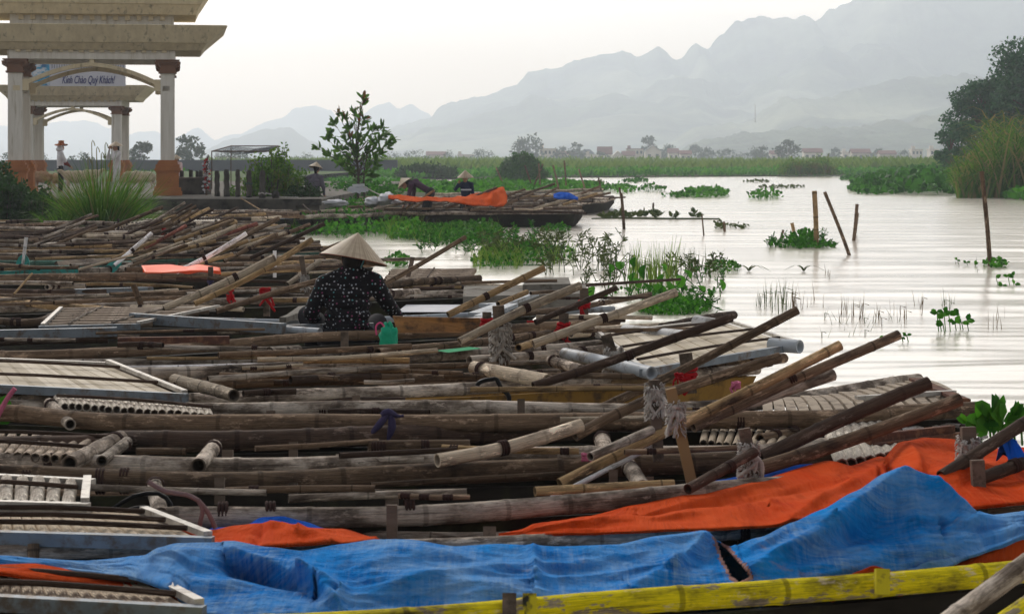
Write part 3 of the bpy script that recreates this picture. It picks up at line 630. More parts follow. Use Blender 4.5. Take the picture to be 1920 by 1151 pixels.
# banner
def banner():
    d=94.6; s=d/F; X=lambda px:(px-960)*s; Z=lambda py:H-(py-HY)*s
    t=empty('banner',(X(140),d,Z(162)),'white greeting banner with blue picture and dark blue script above the far gate','banner')
    mb=MB(); mb.box((X(141),d,Z(141)),(X(235)-X(46),.06,Z(120)-Z(162))); mb.build('panel',mat_plain('banner_white',(.62,.62,.68),(.55,.56,.62),2,.5),t)
    m,n,b=nt('banner_picture'); f=noi(n,1.6,detail=7,rough=.65); col=mix(n,ramp(n,f,[(.42,0.),(.5,1.)]),(.01,.12,.30),(.03,.30,.52)); col=mix(n,ramp(n,noi(n,1.1,detail=6,rough=.7,sc=(1,1,1.6)),[(.5,0.),(.55,1.)]),col,(.62,.66,.72)); n.links.new(col,b.inputs['Base Color'])
    mb=MB(); mb.box((X(70),d-.045,Z(141)),(X(93)-X(47),.03,Z(121)-Z(161))); mb.build('picture',m,t)
    mb=MB()
    for k in range(30): mb.box((X(98+k*4.6),d-.04,Z(125)),(.035,.02,.18))
    mb.box((X(141),d+.08,Z(141)),(X(235)-X(46)+.06,.08,.06)); mb.build('fringe',mat_plain('banner_gray',(.3,.32,.38)),t)
    cu=bpy.data.curves.new('t','FONT'); cu.body='Kính Chào Quý Khách!'; cu.size=.52; cu.shear=.32; cu.extrude=.01; cu.align_x='LEFT'
    ob=bpy.data.objects.new('t',cu); C.objects.link(ob); dg=bpy.context.evaluated_depsgraph_get(); me=bpy.data.meshes.new_from_object(ob.evaluated_get(dg)); bpy.data.objects.remove(ob)
    xs=[v.co.x for v in me.vertices]; w0=min(xs); w1=max(xs); k=(X(216)-X(117))/(w1-w0)
    me.transform(Matrix.Translation((X(117),d-.05,Z(157)))@Matrix.Rotation(PI/2,4,'X')@Matrix.Diagonal((k,.95,1,1))@Matrix.Translation((-w0,0,0)))
    me.materials.clear(); me.materials.append(mat_plain('banner_ink',(.025,.03,.2),(.02,.025,.15))); link('lettering',me,t)
banner()
# ================================================================ quay furniture
bl=['nearest the gate','second from the gate','third from the gate, pale streaked','fourth from the gate with a dark green rope','at the jetty end with a rope looped at its foot']
pp=[(407,320,361,58),(425,318,362,57.5),(446,318,364,57),(467,319,366,56),(492,320,369,55.3)]
for i,(px,yt,yb,d) in enumerate(pp):
    s=d/F; mb=MB(); x=(px-960)*s; zb=ZQ; zt_=H-(yt-HY)*s; t=empty('bollard',(x,d,zb),'round-topped mossy concrete bollard '+bl[i],'bollard','concrete bollards along the jetty')
    rr=.070+.008*math.sin(i*2); P=[Vector((x+.01*math.sin(k*2+i),d,zb+(zt_-zb)*k/9)) for k in range(10)]
    mb.tube(P,[rr*1.15,rr*1.1,rr,rr*.97,rr,rr*1.02,rr,rr,rr*.98,rr*.7],10); mb.build('post',M['concd'],t,True)
    if i>=3:
        rp=MB(); c=[Vector((x+math.cos(a)*rr*1.25,d+math.sin(a)*rr*1.25,zb+.12+(.25 if i==3 else 0)+.02*math.sin(a*3))) for a in [k*.6 for k in range(22)]]
        if i==4: c+=catmull([c[-1],Vector((x+.25,d-.1,zb+.1)),Vector((x+.5,d-.1,zb+.03)),Vector((x+.95,d-.2,zb+.02))],.06)
        rp.tube(c,.016,5); rp.build('rope',M['rope'] if i==4 else M['green'],t)
mb=MB(); g=D(517,370,55.1); mb.tube([Vector((g.x,55.1,ZQ)),Vector((g.x,55.1,ZQ+.12)),Vector((g.x,55.1,ZQ+.2))],[.09,.1,.05],8); tag(mb.build('mooring_stub',M['concd']),'broken low concrete stub at the jetty end beside the last bollard','bollard')
s=61/F
mb=MB(); mb.box(((361-960)*s,61.3,ZQ+.23),(56*s,.9,.46)); mb.box(((361-960)*s,61.3,ZQ+.475),(58*s,1.0,.03),mi=1); tag(mb.build('concrete_trough',[M['concd'],M['conc']]),'dark mossy concrete block wall right of the gate pillar','low wall')
for i,(px,w_,yt) in enumerate(((341,6,319),(358,6,318),(370,5,320),(377,6,319))):
    s=62.6/F; mb=MB(); z1=H-(yt-HY)*s; x=(px-960)*s
    vs=[(x-w_*s/2,62.5,ZQ),(x+w_*s/2,62.5,ZQ),(x+w_*s/2,62.7,ZQ),(x-w_*s/2,62.7,ZQ)]; v2=[(a*.97+x*.03,b,z1-.02*k) for k,(a,b,c) in enumerate(vs)]
    mb.add(vs+v2,[(0,1,5,4),(1,2,6,5),(2,3,7,6),(3,0,4,7),(4,5,6,7)]); tag(mb.build('stub_post',M['concd']),['short dark concrete post behind the block wall, '+q for q in ('leftmost of four','second of four','third of four','rightmost of four')][i],'post','stub posts behind the block wall')
# flagged pole beside wall
t=empty('ribbon_pole',((387-960)*60/F,60,ZQ),'thin pole wound with red and white scraps right of the block wall','pole')
mb=MB(); x=(387-960)*60/F; mb.tube([(x,60,ZQ),(x+.02,60,ZQ+.95),(x+.05,60,H+.15)],[.03,.025,.015],6); mb.build('pole',M['dark'],t)
for j,(mm,nm) in enumerate(((M['clothred'],'red_scraps'),(M['bagw'],'white_scraps'))):
    mb=MB()
    for k in range(60): mb.leaf(Vector((x+R.uniform(-.07,.07),60+R.uniform(-.07,.07),ZQ+.1+R.random()*.95)),rnd_dir(R),rnd_dir(R),.09,.07)
    mb.build(nm,mm,t)
# net canopy
t=empty('net_canopy',(D(460,300,75).x,75,ZQ),'thin-framed net canopy standing over the left bank behind the shrub','canopy')
mb=MB(); dA=72;dB=80
c=[D(397,284,dA),D(508,284,dA+1),D(522,274,dB),D(433,274,dB)]
for a,b_ in ((0,1),(1,2),(2,3),(3,0)): mb.tube([c[a],c[b_]],.022,5)
for q in c: mb.tube([Vector((q.x,q.y,.4)),q],.02,5)
mb.build('frame',M['dark'],t)
mb=MB()
for k in range(26):
    u=k/25; p=c[0].lerp(c[1],u); q=c[3].lerp(c[2],u); m_=(p+q)/2-Vector((0,0,.10+.05*math.sin(k))); mb.tube([p,m_,q],.008,3,cap=False)
for k in range(12):
    u=k/11; p=c[0].lerp(c[3],u); q=c[1].lerp(c[2],u); m_=(p+q)/2-Vector((0,0,.10)); mb.tube([p,m_,q],.008,3,cap=False)
mb.build('net',M['steel'],t)
# ================================================================ left vegetation
def shrub(name,px0,px1,ytop,ybase,d,label,mat,n1,leaf,nstem,seed,cat='shrub',zb=None,dep=1.5):
    s=d/F; r_=random.Random(seed); t=empty(name,(((px0+px1)/2-960)*s,d,.2),label,cat); lb=MB(); sb=MB(); z0=H-(ybase-HY)*s if zb is None else zb; z1=H-(ytop-HY)*s
    bushmesh(((px0+px1)/2-960)*s,d,z0,(px1-px0)*s,dep,z1-z0,n1,leaf,r_,lb,nstem,sb,.35); sb.build('stems',M['bark'],t); lb.build('foliage',mat,t)
shrub('shrub',436,585,272,378,58.5,'bushy green shrub with yellowing leaves behind the last bollards',M['lbush'],90,.10,75,3,zb=.3,dep=3)
shrub('shrub',485,545,268,372,58,'taller upright spray of the bank shrub rising in its middle',M['lbush'],50,.11,14,4,zb=.4,dep=1)
shrub('low_shrub',530,610,330,392,57.3,'low dark weedy bush below the person in gray at the jetty end',M['lbushd'],60,.10,50,5,zb=.1,dep=2)
shrub('dark_shrub',-60,70,308,412,44,'dark broad-leaved bush at the left frame edge in front of the gate',M['lbushd'],70,.13,90,6,zb=.2,dep=3)
shrub('dark_shrub',-40,35,288,330,47,'taller sprig of the dark bush beside the left gate pillar',M['lbushd'],40,.12,24,7,zb=.5,dep=1)
shrub('dark_shrub',40,110,336,405,43,'low dark bush between the left frame edge and the tall grass',M['lbushd'],60,.11,50,8,zb=.2,dep=2)
# tall grass tussock
def tussock(px,py,z,n_,h,spread,label,mat,seed,droop=.5,wd=.022,name='grass_tussock'):
    r_=random.Random(seed); c=G(px,py,z); lb=MB()
    for i in range(n_):
        a=r_.uniform(0,2*PI); q=r_.random()**.6; p=c+Vector((math.cos(a)*q*spread*.35,math.sin(a)*q*spread*.35,0))
        d=Vector((math.cos(a)*q*.75*spread/h+r_.uniform(-.12,.12),math.sin(a)*q*.5,1)); lb.blade(p,d,h*r_.uniform(.4,1.2)*(1-.25*q),wd*r_.uniform(.6,1.6),droop*(r_.uniform(.1,1.2)*(.4+q)+(1.2 if r_.random()<.12 else 0)),mi=(1 if r_.random()<.13 and isinstance(mat,list) else 0),seg=5)
    return tag(lb.build(name,mat),label,'grass')
tussock(190,438,.3,1300,1.50,1.35,'big fountain-shaped tussock of tall green grass in front of the gate',[M['grass'],M['reed']],3,.38,.02)
tussock(120,440,.3,500,.7,1.1,'shorter spreading grass at the left foot of the big tussock',M['grass'],4,.9)
tussock(250,432,.3,420,.75,.8,'shorter grass at the right foot of the big tussock',M['grass'],5,.7)
# dry seed stalks
lb=MB()
for (x,y0,y1) in ((172,400,268),(181,400,280),(197,400,272),(165,400,300),(190,400,290)):
    d=39; P=[D(x+6,y0,d),D(x+2,(y0+y1)/2,d),D(x,y1,d),D(x+4,y1-1,d),D(x+6,y1+6,d)]; lb.tube(catmull(P,.1),.008,4)
tag(lb.build('seed_stalks',M['reed']),'bent dry seed stalks rising above the big grass tussock','stalks')
# young tree
def young_tree():
    d=60; s=d/F; X=lambda px:(px-960)*s; Z=lambda py:H-(py-HY)*s; r_=random.Random(4)
    t=empty('young_tree',(X(672),d,.4),'young broad-leaved tree with an open crown standing alone on the small bank','tree')
    tb=MB(); lb=MB(); rb=MB(); tr=catmull([Vector((X(670),d,.3)),Vector((X(672),d,Z(330))),Vector((X(668),d,Z(270))),Vector((X(678),d,Z(190)))],.12); tb.tube(tr,[.045*(1-.85*i/len(tr)) for i in range(len(tr))],7)
    tr2=catmull([Vector((X(684),d+.1,.3)),Vector((X(682),d+.1,Z(330))),Vector((X(690),d+.2,Z(280))),Vector((X(700),d+.2,Z(240)))],.12); tb.tube(tr2,[.03*(1-.85*i/len(tr2)) for i in range(len(tr2))],6)
    tips=[(598,278),(612,290),(630,232),(636,216),(645,222),(656,238),(662,210),(668,216),(679,184),(684,196),(690,240),(702,244),(716,240),(722,252),(730,268),(735,262),(726,276),(712,290),(706,300),(640,310),(628,296),(650,300),(690,312),(700,318),(660,322),(618,262),(624,250),(676,232),(684,222),(644,262),(656,276),(700,268),(690,286),(668,290),(648,246),(672,262),(715,262),(636,280),(680,300),(662,330),(694,330),(650,316),(708,310)]
    for (px,py) in tips:
        e=Vector((X(px),d+r_.uniform(-.8,.8),Z(py))); hz=max(.75,.45*e.z+.3) if e.z>1. else .7; base=None
        k=min(range(len(tr)),key=lambda i:abs(tr[i].z-(e.z*.62+.22))); b0=tr[k]
        P=catmull([b0,(b0+e)/2+Vector((0,0,-.06*abs(e.x-b0.x))),e],.07); tb.tube(P,[.016*(1-.8*i/len(P)) for i in range(len(P))],4)
        m_=len(P)
        for i in range(max(1,int(m_*.3)),m_):
            for q in range((1 if i%2 else 0) if i<m_-2 else 5):
                dr=(P[i]-P[i-1]).normalized(); ld=(dr*.8+rnd_dir(r_)*.95+Vector((0,0,.25))).normalized(); mm=rb if (py<225 and r_.random()<.25 and px<690) else lb
                mm.leaf(P[i]+rnd_dir(r_)*.02,ld,rnd_dir(r_)+Vector((0,-.2,.8)),r_.uniform(.18,.30),r_.uniform(.07,.11),bend=.1)
    tb.build('trunk',M['bark'],t,True); lb.build('crown',M['lyoung'],t); rb.build('new_leaves',M['lred'],t)
    bg=MB()
    for k in range(14):
        a=k/13*2*PI; bg.leaf(Vector((X(672)+math.cos(a)*.08,d-.1+math.sin(a)*.08,Z(352))),Vector((math.cos(a),-.5,-.4)),Vector((0,-1,1)),.26,.2)
    bg.tube([Vector((X(662),d-.1,Z(352))),Vector((X(684),d-.1,Z(350)))],[.1,.08],8); bg.build('wrapping',M['bagw'],t)
young_tree()
mb=MB(); P=catmull([D(682,350,59.8),D(705,362,57),D(725,370,55)],.3); mb.tube(P,.016,4); tag(mb.build('mooring_rope',M['rope']),'pale mooring rope from the young tree down to the white sacks','rope')
# bank bushes/hyacinth behind far boats
r=random.Random(31)
lb=MB(); 
for (a,b_,yn,yf,nn,lf,hm) in ((585,760,385,352,4200,.16,.55),(560,700,392,366,1800,.14,.4)): hya_patch((a,b_,yn,yf),nn,lf,hm,None,r,lb,zb=.25)
tag(lb.build('bank_weeds',M['hya']),'dense green weeds covering the small bank under the young tree','plants',kind='stuff')
lb=MB()
for (a,b_,yn,yf,nn,lf,hm) in ((680,860,377,350,3600,.24,.6),(800,1020,372,348,4200,.26,.55),(960,1140,366,346,2600,.25,.42),(600,760,352,338,1800,.26,.4)): hya_patch((a,b_,yn,yf),nn,lf,hm,None,r,lb)
tag(lb.build('hyacinth_mat',M['hyab']),'long bright hyacinth mat floating behind the far group of boats','plants',kind='stuff')
# clump in front of far boats
def leaves(polys,leaf,name,label,mat,zb=0.,grass=0,hg=.5,stems=True,kind=None,gm=None):
    lb=MB()
    for (a,b_,yn,yf,nn,hm) in polys:
        hya_patch((a,b_,yn,yf),nn,leaf,hm,None,r,lb,zb,stems)
        cc=[G((a+b_)/2+math.cos(k*PI/8)*(b_-a)*.49,(yn+yf)/2+math.sin(k*PI/8)*(yn-yf)*.49,-.012) for k in range(16)]; lb.add(cc,[tuple(range(16))],0)
    if grass:
        for i in range(grass):
            a,b_,yn,yf,nn,hm=r.choice(polys); g=G(r.uniform(a,b_),r.uniform(yf,yn),zb); lb.blade(g,Vector((r.uniform(-.2,.2),r.uniform(-.1,.1),1)),hg*r.uniform(.5,1.1),.012,.3,mi=1,seg=4)
    o=lb.build(name,[mat,gm or M['reedg']]); return tag(o,label,'plants',kind=kind)
leaves([(530,770,446,404,2600,.42),(600,730,430,400,1600,.62),(500,600,440,420,600,.3),(720,800,452,425,700,.35)],.11,'hyacinth_clump','tall glossy hyacinth clump between the boat raft and the far boats',M['hyab'],grass=420,hg=.6)
leaves([(780,940,462,430,1500,.3),(760,860,455,436,500,.22),(860,940,455,428,500,.34)],.09,'hyacinth_clump','low leafy hyacinth clump right of the woman in the dotted shirt',M['hya'],grass=260,hg=.45)
leaves([(900,1080,498,466,1000,.24),(885,980,505,480,350,.18)],.07,'water_weed_clump','dark weedy clump in the water right of the hyacinths',M['hya'],grass=420,hg=.4)
leaves([(720,766,502,488,160,.16)],.08,'hyacinth_plant','small hyacinth plant just right of the cone hat',M['hyab'])
leaves([(1280,1368,372,362,420,.42)],.22,'hyacinth_clump','rounded floating hyacinth clump in mid-water left of the tall stakes',M['hyab'])
leaves([(1240,1300,372,366,110,.15)],.2,'hyacinth_plant','flat hyacinth plant joined to the left of the rounded clump',M['hya'])
leaves([(1400,1466,376,369,170,.45)],.17,'hyacinth_clump','loose floating hyacinth clump just left of the tall stakes',M['hyab'])
leaves([(1140,1192,363,354,200,.4)],.22,'hyacinth_clump','small upright hyacinth clump off the bows of the far boats',M['hyab'])
leaves([(1196,1250,361,356,110,.4)],.2,'hyacinth_clump','sparse upright hyacinth clump right of the far bows',M['hya'])
leaves([(1165,1216,344,339,120,.2)],.28,'hyacinth_plant','tiny far hyacinth raft in the middle of the water',M['hya'])
leaves([(1100,1140,346,343,50,.15)],.25,'hyacinth_plant','tiny dark hyacinth raft behind the far bows',M['wdark'])
leaves([(1395,1445,343,341,50,.1)],.25,'hyacinth_plant','thin hyacinth line far out right of centre',M['wdark'])
leaves([(1425,1515,354,351,90,.12)],.2,'hyacinth_plant','thin dark hyacinth line above the tall stakes',M['wdark'])
leaves([(1440,1570,468,457,420,.10),(1475,1535,466,455,300,.32)],.085,'hyacinth_clump','leafy hyacinth clump around the foot of the tallest stake',M['hya'])
leaves([(1842,1888,504,494,180,.12)],.07,'hyacinth_plant','small hyacinth plant at the foot of the right-hand stake',M['hyab'])
leaves([(1340,1410,431,424,90,.10),(1340,1356,432,424,40,.2)],.09,'hyacinth_plant','small dark plant beside the two short stakes',M['wdark'])
leaves([(1190,1330,594,570,1300,.12)],.05,'water_weed_mat','bright low water weed mat behind the upper bamboo oars',M['hyab'])
leaves([(1150,1350,556,540,260,.06)],.05,'water_weed_mat','flat water weed at the foot of the big round leaves',M['hya'])
leaves([(1325,1388,512,497,220,.16)],.06,'water_weed_clump','small dark weed clump right of the big round leaves',M['hya'],grass=30,hg=.2)
leaves([(1015,1070,438,430,160,.2)],.09,'hyacinth_plant','small leafy plant left of the thin mid-water stake',M['hya'])
# knotweed: brown leafy stems
def knotweed(pts,h,label,seed,leaf=.10,mat='wdark',n_=9):
    r_=random.Random(seed); lb=MB()
    for (px,py,hm) in pts:
        g=G(px,py,0); P=[g,g+Vector((r_.uniform(-.06,.06),0,h*hm*.5)),g+Vector((r_.uniform(-.12,.12),0,h*hm))]; lb.tube(P,.006,4)
        for k in range(n_):
            t=r_.uniform(.3,1); q=P[1].lerp(P[2],max(0,t*2-1)) if t>.5 else P[0].lerp(P[1],t*2)
            lb.leaf(q,Vector((r_.uniform(-1,1),r_.uniform(-.6,.6),r_.uniform(-.3,.8))),rnd_dir(r_),leaf*r_.uniform(.6,1.3),leaf*.26)
    tag(lb.build('knotweed_stems',M[mat]),label,'plants',kind='stuff')
r2=random.Random(77)
knotweed([(r2.uniform(1020,1165),r2.uniform(462,520),r2.uniform(.6,1.1)) for i in range(44)],.38,'scattered brown-green knotweed stems standing in the water mid-frame',1,n_=10)
knotweed([(r2.uniform(905,1060),r2.uniform(455,490),r2.uniform(.6,1.1)) for i in range(46)],.34,'row of knotweed stems behind the dark weedy clump',2,n_=14)
knotweed([(r2.uniform(1255,1350),r2.uniform(500,530),r2.uniform(.6,1.1)) for i in range(22)],.26,'dark knotweed tangle right of the spiky grass',3,n_=10)
for k,(a,hm,lb_) in enumerate(((1404,.5,'single drooping sprig left of the drooping leafy one'),(1507,.6,'single drooping leafy sprig in open water below the stakes'))):
    lb=MB(); g=G(a,508,0)
    for q in range(9): lb.blade(g,Vector((r2.uniform(-.6,.6),0,1)),.22,.03,1.3,seg=4)
    tag(lb.build('sprig',M['wdark']),lb_,'plants')
knotweed([(r2.uniform(790,1010),r2.uniform(440,480),r2.uniform(.5,1.1)) for i in range(70)],.30,'loose knotweed fringe between the hyacinths and the dark weedy clump',4,leaf=.09,mat='hya',n_=16)
knotweed([(r2.uniform(1090,1180),r2.uniform(500,560),r2.uniform(.6,1.1)) for i in range(24)],.30,'knotweed stems left of the big round leaves',5,leaf=.07,n_=8)
knotweed([(r2.uniform(1200,1340),r2.uniform(560,592),r2.uniform(.5,1.1)) for i in range(70)],.13,'short leafy shoots over the bright low weed mat',6,leaf=.05,mat='hya',n_=10)
knotweed([(r2.uniform(1250,1360),r2.uniform(520,552),r2.uniform(.5,1.1)) for i in range(16)],.2,'leafy shoots right of the big round leaves',7,leaf=.06,mat='hya',n_=8)
knotweed([(r2.uniform(1440,1560),r2.uniform(456,466),r2.uniform(.4,1.1)) for i in range(30)],.3,'loose leafy shoots round the foot of the tallest stake',8,leaf=.09,mat='hya',n_=8)
# spiky grass and big leaf plants
def spikes(px0,px1,py0,py1,n_,h,label,seed,mat='reedg',wd=.014,lean=.12,name='rush_stems',kind='stuff'):
    r_=random.Random(seed); lb=MB()
    for i in range(n_):
        g=G(r_.uniform(px0,px1),r_.uniform(py0,py1),-.02); lb.blade(g,Vector((r_.uniform(-lean,lean),0,1)),h*r_.uniform(.45,1.1),wd,.12*r_.random(),seg=3)
        if r_.random()<.15: lb.tube([g,g+Vector((.0,0,h*.5)),g+Vector((h*.25,0,h*.42))],.004,4)
    return tag(lb.build(name,M[mat]),label,'plants',kind=kind)
spikes(1170,1270,520,548,120,.62,'clump of tall spiky rushes above the big round leaves',1)
spikes(1170,1330,500,530,90,.42,'thinner rushes behind the big round leaves',2,'wdark')
for k,(a,b_,y,nn,h,lb_) in enumerate(((1415,1460,575,16,.30,'upright green rush stems right of the upper oars'),(1465,1480,578,9,.45,'tight tall rush tuft in the water'),(1485,1545,572,12,.28,'thin brown rush stems right of the tight tuft'),(1575,1620,590,12,.26,'sparse red-brown stems in mid-water'),(1635,1700,600,10,.22,'sparse brown stems left of the small leafy plant'),(1715,1730,585,4,.22,'two thin stems above the small leafy plant'),(1765,1790,572,7,.22,'tiny green rush tuft above the small leafy plant'),(1850,1885,605,5,.22,'dead forked stems near the right edge'),(1545,1560,515,4,.15,'tiny broken stems in open water'),(1785,1850,500,5,.12,'row of tiny dark leaves left of the right-hand stake'))):
    spikes(a,b_,y-10,y+18,int(nn*1.9),h,lb_,10+k,'wdark' if k in (0,1,6,9) else 'rdead',.008)
def biglily():
    r_=random.Random(8); t=MB()
    for (px,py,pb,sz) in ((1145,502,560,.12),(1164,496,560,.11),(1188,490,565,.13),(1185,520,560,.13),(1195,530,562,.14),(1235,545,560,.15),(1215,540,575,.15),(1255,538,570,.14),(1290,512,560,.12),(1275,528,565,.13),(1240,522,560,.12),(1315,540,560,.12),(1355,535,556,.12),(1110,545,562,.1),(1225,556,572,.16),(1270,556,572,.14),(1205,508,560,.12),(1335,548,558,.10),(1140,548,562,.12),(1245,500,560,.10)):
        b=G(px+r_.uniform(-20,20),pb,0); e=D(px,py,b.y); t.tube(catmull([b,(b+e)/2+Vector((r_.uniform(-.03,.03),0,.02)),e],.08),.007,5,mi=0); sz*=r_.uniform(.45,.75); t.tube([b-Vector((0,0,.03)),G(1220,565,-.05)],.006,4)
        nn=Vector((r_.uniform(-1.3,1.3),-.7,r_.uniform(.1,1.4))).normalized(); a=nn.cross(Vector((0,0,1))).normalized(); b2=a.cross(nn); rot=r_.uniform(0,6)
        pts=[]
        for k in range(14):
            an=rot+2*PI*k/14; rr=sz*(1-.22*abs(math.cos((an-rot)/2))**6+ .12*math.cos(2*(an-rot))*.5); pts.append(e+a*math.cos(an)*rr*.85+b2*math.sin(an)*rr+nn*.02*math.cos(2*an))
        t.add([e-nn*.02]+pts,[(0,k+1,(k+1)%14+1) for k in range(14)],mi=0)
    tag(t.build('pickerel_plant',M['hyab']),'plant with big round lily-like leaves on long stalks in the middle of the water','plants')
biglily()
def smallplant(pxs,label,sz=.05):
    t=MB(); r_=random.Random(len(pxs))
    for (px,py,pb) in pxs:
        b=G(px+3,pb,0); e=D(px,py,b.y); t.tube([G(sum(q[0] for q in pxs)/len(pxs),pb,-.05),b-Vector((0,0,.03)),b,(b+e)/2,e],.005,5)
        for k in range(3): t.leaf(e,Vector((r_.uniform(-1,1),-.3,r_.uniform(-.2,.6))),Vector((0,-1,.6)),sz*1.6,sz)
    tag(t.build('water_plant',M['hyab']),label,'plants')
smallplant([(1757,588,622),(1770,585,622),(1779,588,622),(1762,598,622),(1790,602,620),(1798,588,618),(1803,604,618),(1813,600,620),(1768,606,625)],'small bright leafy plant standing in the water lower right')
smallplant([(1868,522,534),(1890,518,534),(1898,516,534),(1903,532,536),(1880,534,537)],'sprawling round-leaved plant at the right frame edge',.05)
smallplant([(1795,487,497),(1812,492,499),(1827,494,500)],'three tiny upturned leaves beside the right-hand stake',.04)
smallplant([(1690,632,640),(1700,628,640),(1650,636,640)],'tiny dark leaves floating above the long oars',.03)
spikes(1540,1700,600,640,26,.16,'sprinkle of tiny dark weeds in front of the small leafy plant',33,'wdark',.006,.5)
# debris line
lb=MB()
for (px,py,w_,h_) in ((1135,409,10,3),(1150,408,12,4),(1172,409,10,3),(1190,408,14,5),(1232,408,12,5),(1262,410,16,3),(1302,408,14,8),(1226,404,6,3),(1160,406,5,4),(1205,406,5,4)):
    g=G(px,py,0); s=g.y/F
    for k in range(12): lb.leaf(g+Vector((R.uniform(-1,1)*w_*s/2,R.uniform(-.2,.2),R.random()*h_*s)),Vector((R.uniform(-1,1),0,.4)),rnd_dir(R),.22,.1)
lb.tube(catmull([G(1110,411,0),G(1160,409,0.02),G(1230,410,0.02),G(1350,411,0)],.5),.03,5)
tag(lb.build('debris_line',M['wdark']),'thin dark line of floating debris and weeds right of the far boats','debris',kind='stuff')
# ================================================================ stakes
def stake(px0,py0,px1,py1,w_,label,m='brown',z=0,name='stake',cat='stake',group='stakes standing in the water',d=None,hollow=True):
    b=G(px0,py0,z) if d is None else D(px0,py0,d); e=D(px1,py1,b.y+.05); mb=MB(); rr=w_/2/F*b.y
    dn=(b-e).normalized(); b=b+dn*.45
    P=catmull([b,(b+e)/2+Vector((rr*.4,0,0)),e],.12); bam(mb,P,rr,rr*.92,R); return tag(mb.build(name,M[m],None,True),label,cat,group)
def bam(mb,P,r0,r1,r_,n=10,sp=.30,lash=None,mi=0,hollow=True,wob=1.):
    """bamboo culm with nodes along polyline P"""
    L=[0]
    for a,b_ in zip(P,P[1:]): L.append(L[-1]+(b_-a).length)
    T=L[-1]; ks=[]; x=r_.uniform(.1,sp)
    while x<T: ks.append(x); x+=sp*r_.uniform(.6,1.5)
    st=set([0,T]); 
    for v in L[1:-1]: st.add(v)
    for k in ks:
        for dx in (-.022,-.010,-.006,.006,.010,.022):
            if 0<k+dx*r0/.035<T: st.add(k+dx*r0/.035)
    st=sorted(st); pts=[];rad=[];att=[]; j=0
    st2=[st[0]]
    for v in st[1:]:
        if v-st2[-1]>.0015: st2.append(v)
    ph=r_.uniform(0,9); nd=r_.uniform(.25,.8)
    for v in st2:
        while j<len(L)-2 and L[j+1]<v: j+=1
        t=(v-L[j])/max(1e-6,L[j+1]-L[j]); p=P[j].lerp(P[j+1],min(1,t)); rr=r0+(r1-r0)*v/T
        dk=min([abs(v-k) for k in ks] or [1])/(r0/.035)
        f=1+.09*max(0,1-dk/.02)+.07*noise.noise(Vector((v*1.7,ph,0))); p=p+Vector((0,noise.noise(Vector((v*.9,ph,5)))*r0*.9,noise.noise(Vector((v*.8,ph,9)))*r0*.8))*wob
        pts.append(p); rad.append(rr*f); att.append(nd*.8 if dk<.0095 else 0.)
    mb.tube(pts,rad,n,mi=mi,att=att,hollow=hollow)
    if lash:
        for k in lash:
            v=T*k; j=0
            while j<len(L)-2 and L[j+1]<v: j+=1
            p=P[j].lerp(P[j+1],(v-L[j])/(L[j+1]-L[j])); d=(P[j+1]-P[j]).normalized(); rr=(r0+(r1-r0)*k)*1.14
            for q in (-1,0,1):
                p+=Vector((0,0,0)); mb.tube([p+d*(q*.012-.006),p+d*(q*.012-.003),p+d*(q*.012+.003),p+d*(q*.012+.006)],[rr*.9,rr*1.03,rr*1.03,rr*.9],n,mi=1,cap=False)
for a in ((1529,464,1527,360,10,'tallest thick bamboo stake rising from the leafy clump','tan'),(1591,478,1546,359,7,'long slanting bamboo stake leaning left, right of the tallest','brown'),(1600,452,1607,383,7,'short upright bamboo stake right of the slanting one','brown'),(1603,440,1609,400,4,'thin stake just behind the short upright one','brown'),(1491,452,1485,417,7,'short pale stake rising from leaves left of the tallest','tan'),(1462,454,1469,433,5,'shortest tilted stake left of the short pale one','brown'),(1856,500,1840,320,9,'tall dark bamboo stake nearest the right edge','brown'),(1169,430,1165,362,6,'thin dark stake right of the far boats','brown'),(1166,384,1161,352,4,'thinner stake behind the one right of the far boats','brown'),(1319,441,1316,403,3,'very thin leaning stake in mid-water','brown'),(1358,434,1357,417,5,'short stub stake right of the very thin one','brown'),(1224,392,1225,381,4,'tiny dark stub stake off the far bows','dark')):
    stake(*a)
# ================================================================ boats
RB=random.Random(99)
def resample(P,n_):
    L=[0]
    for a,b_ in zip(P,P[1:]): L.append(L[-1]+(b_-a).length)
    out=[]; j=0
    for i in range(n_):
        v=L[-1]*i/(n_-1)
        while j<len(L)-2 and L[j+1]<v: j+=1
        out.append(P[j].lerp(P[j+1],min(1,(v-L[j])/max(1e-6,L[j+1]-L[j]))))
    return out
def mkrail(pts,z,th,m,parent,name='rail',lash=True,dz=0,sp=.3,d=None):
    P=[G(p[0],p[1],(p[2] if len(p)>2 else z)) for p in pts] if d is None else [D(p[0],p[1],d) for p in pts]
    dd=P[len(P)//2].y; rr=th/2/F*dd; P=catmull(P,.15)
    mb=MB(); lk=[RB.uniform(.05,.95) for _ in range(int(1+2.2*RB.random()))] if lash else None
    bam(mb,P,rr*1.02,rr*.96,RB,n=12,sp=sp,lash=lk); return mb.build(name,[M[m],M['lash']],parent,True)
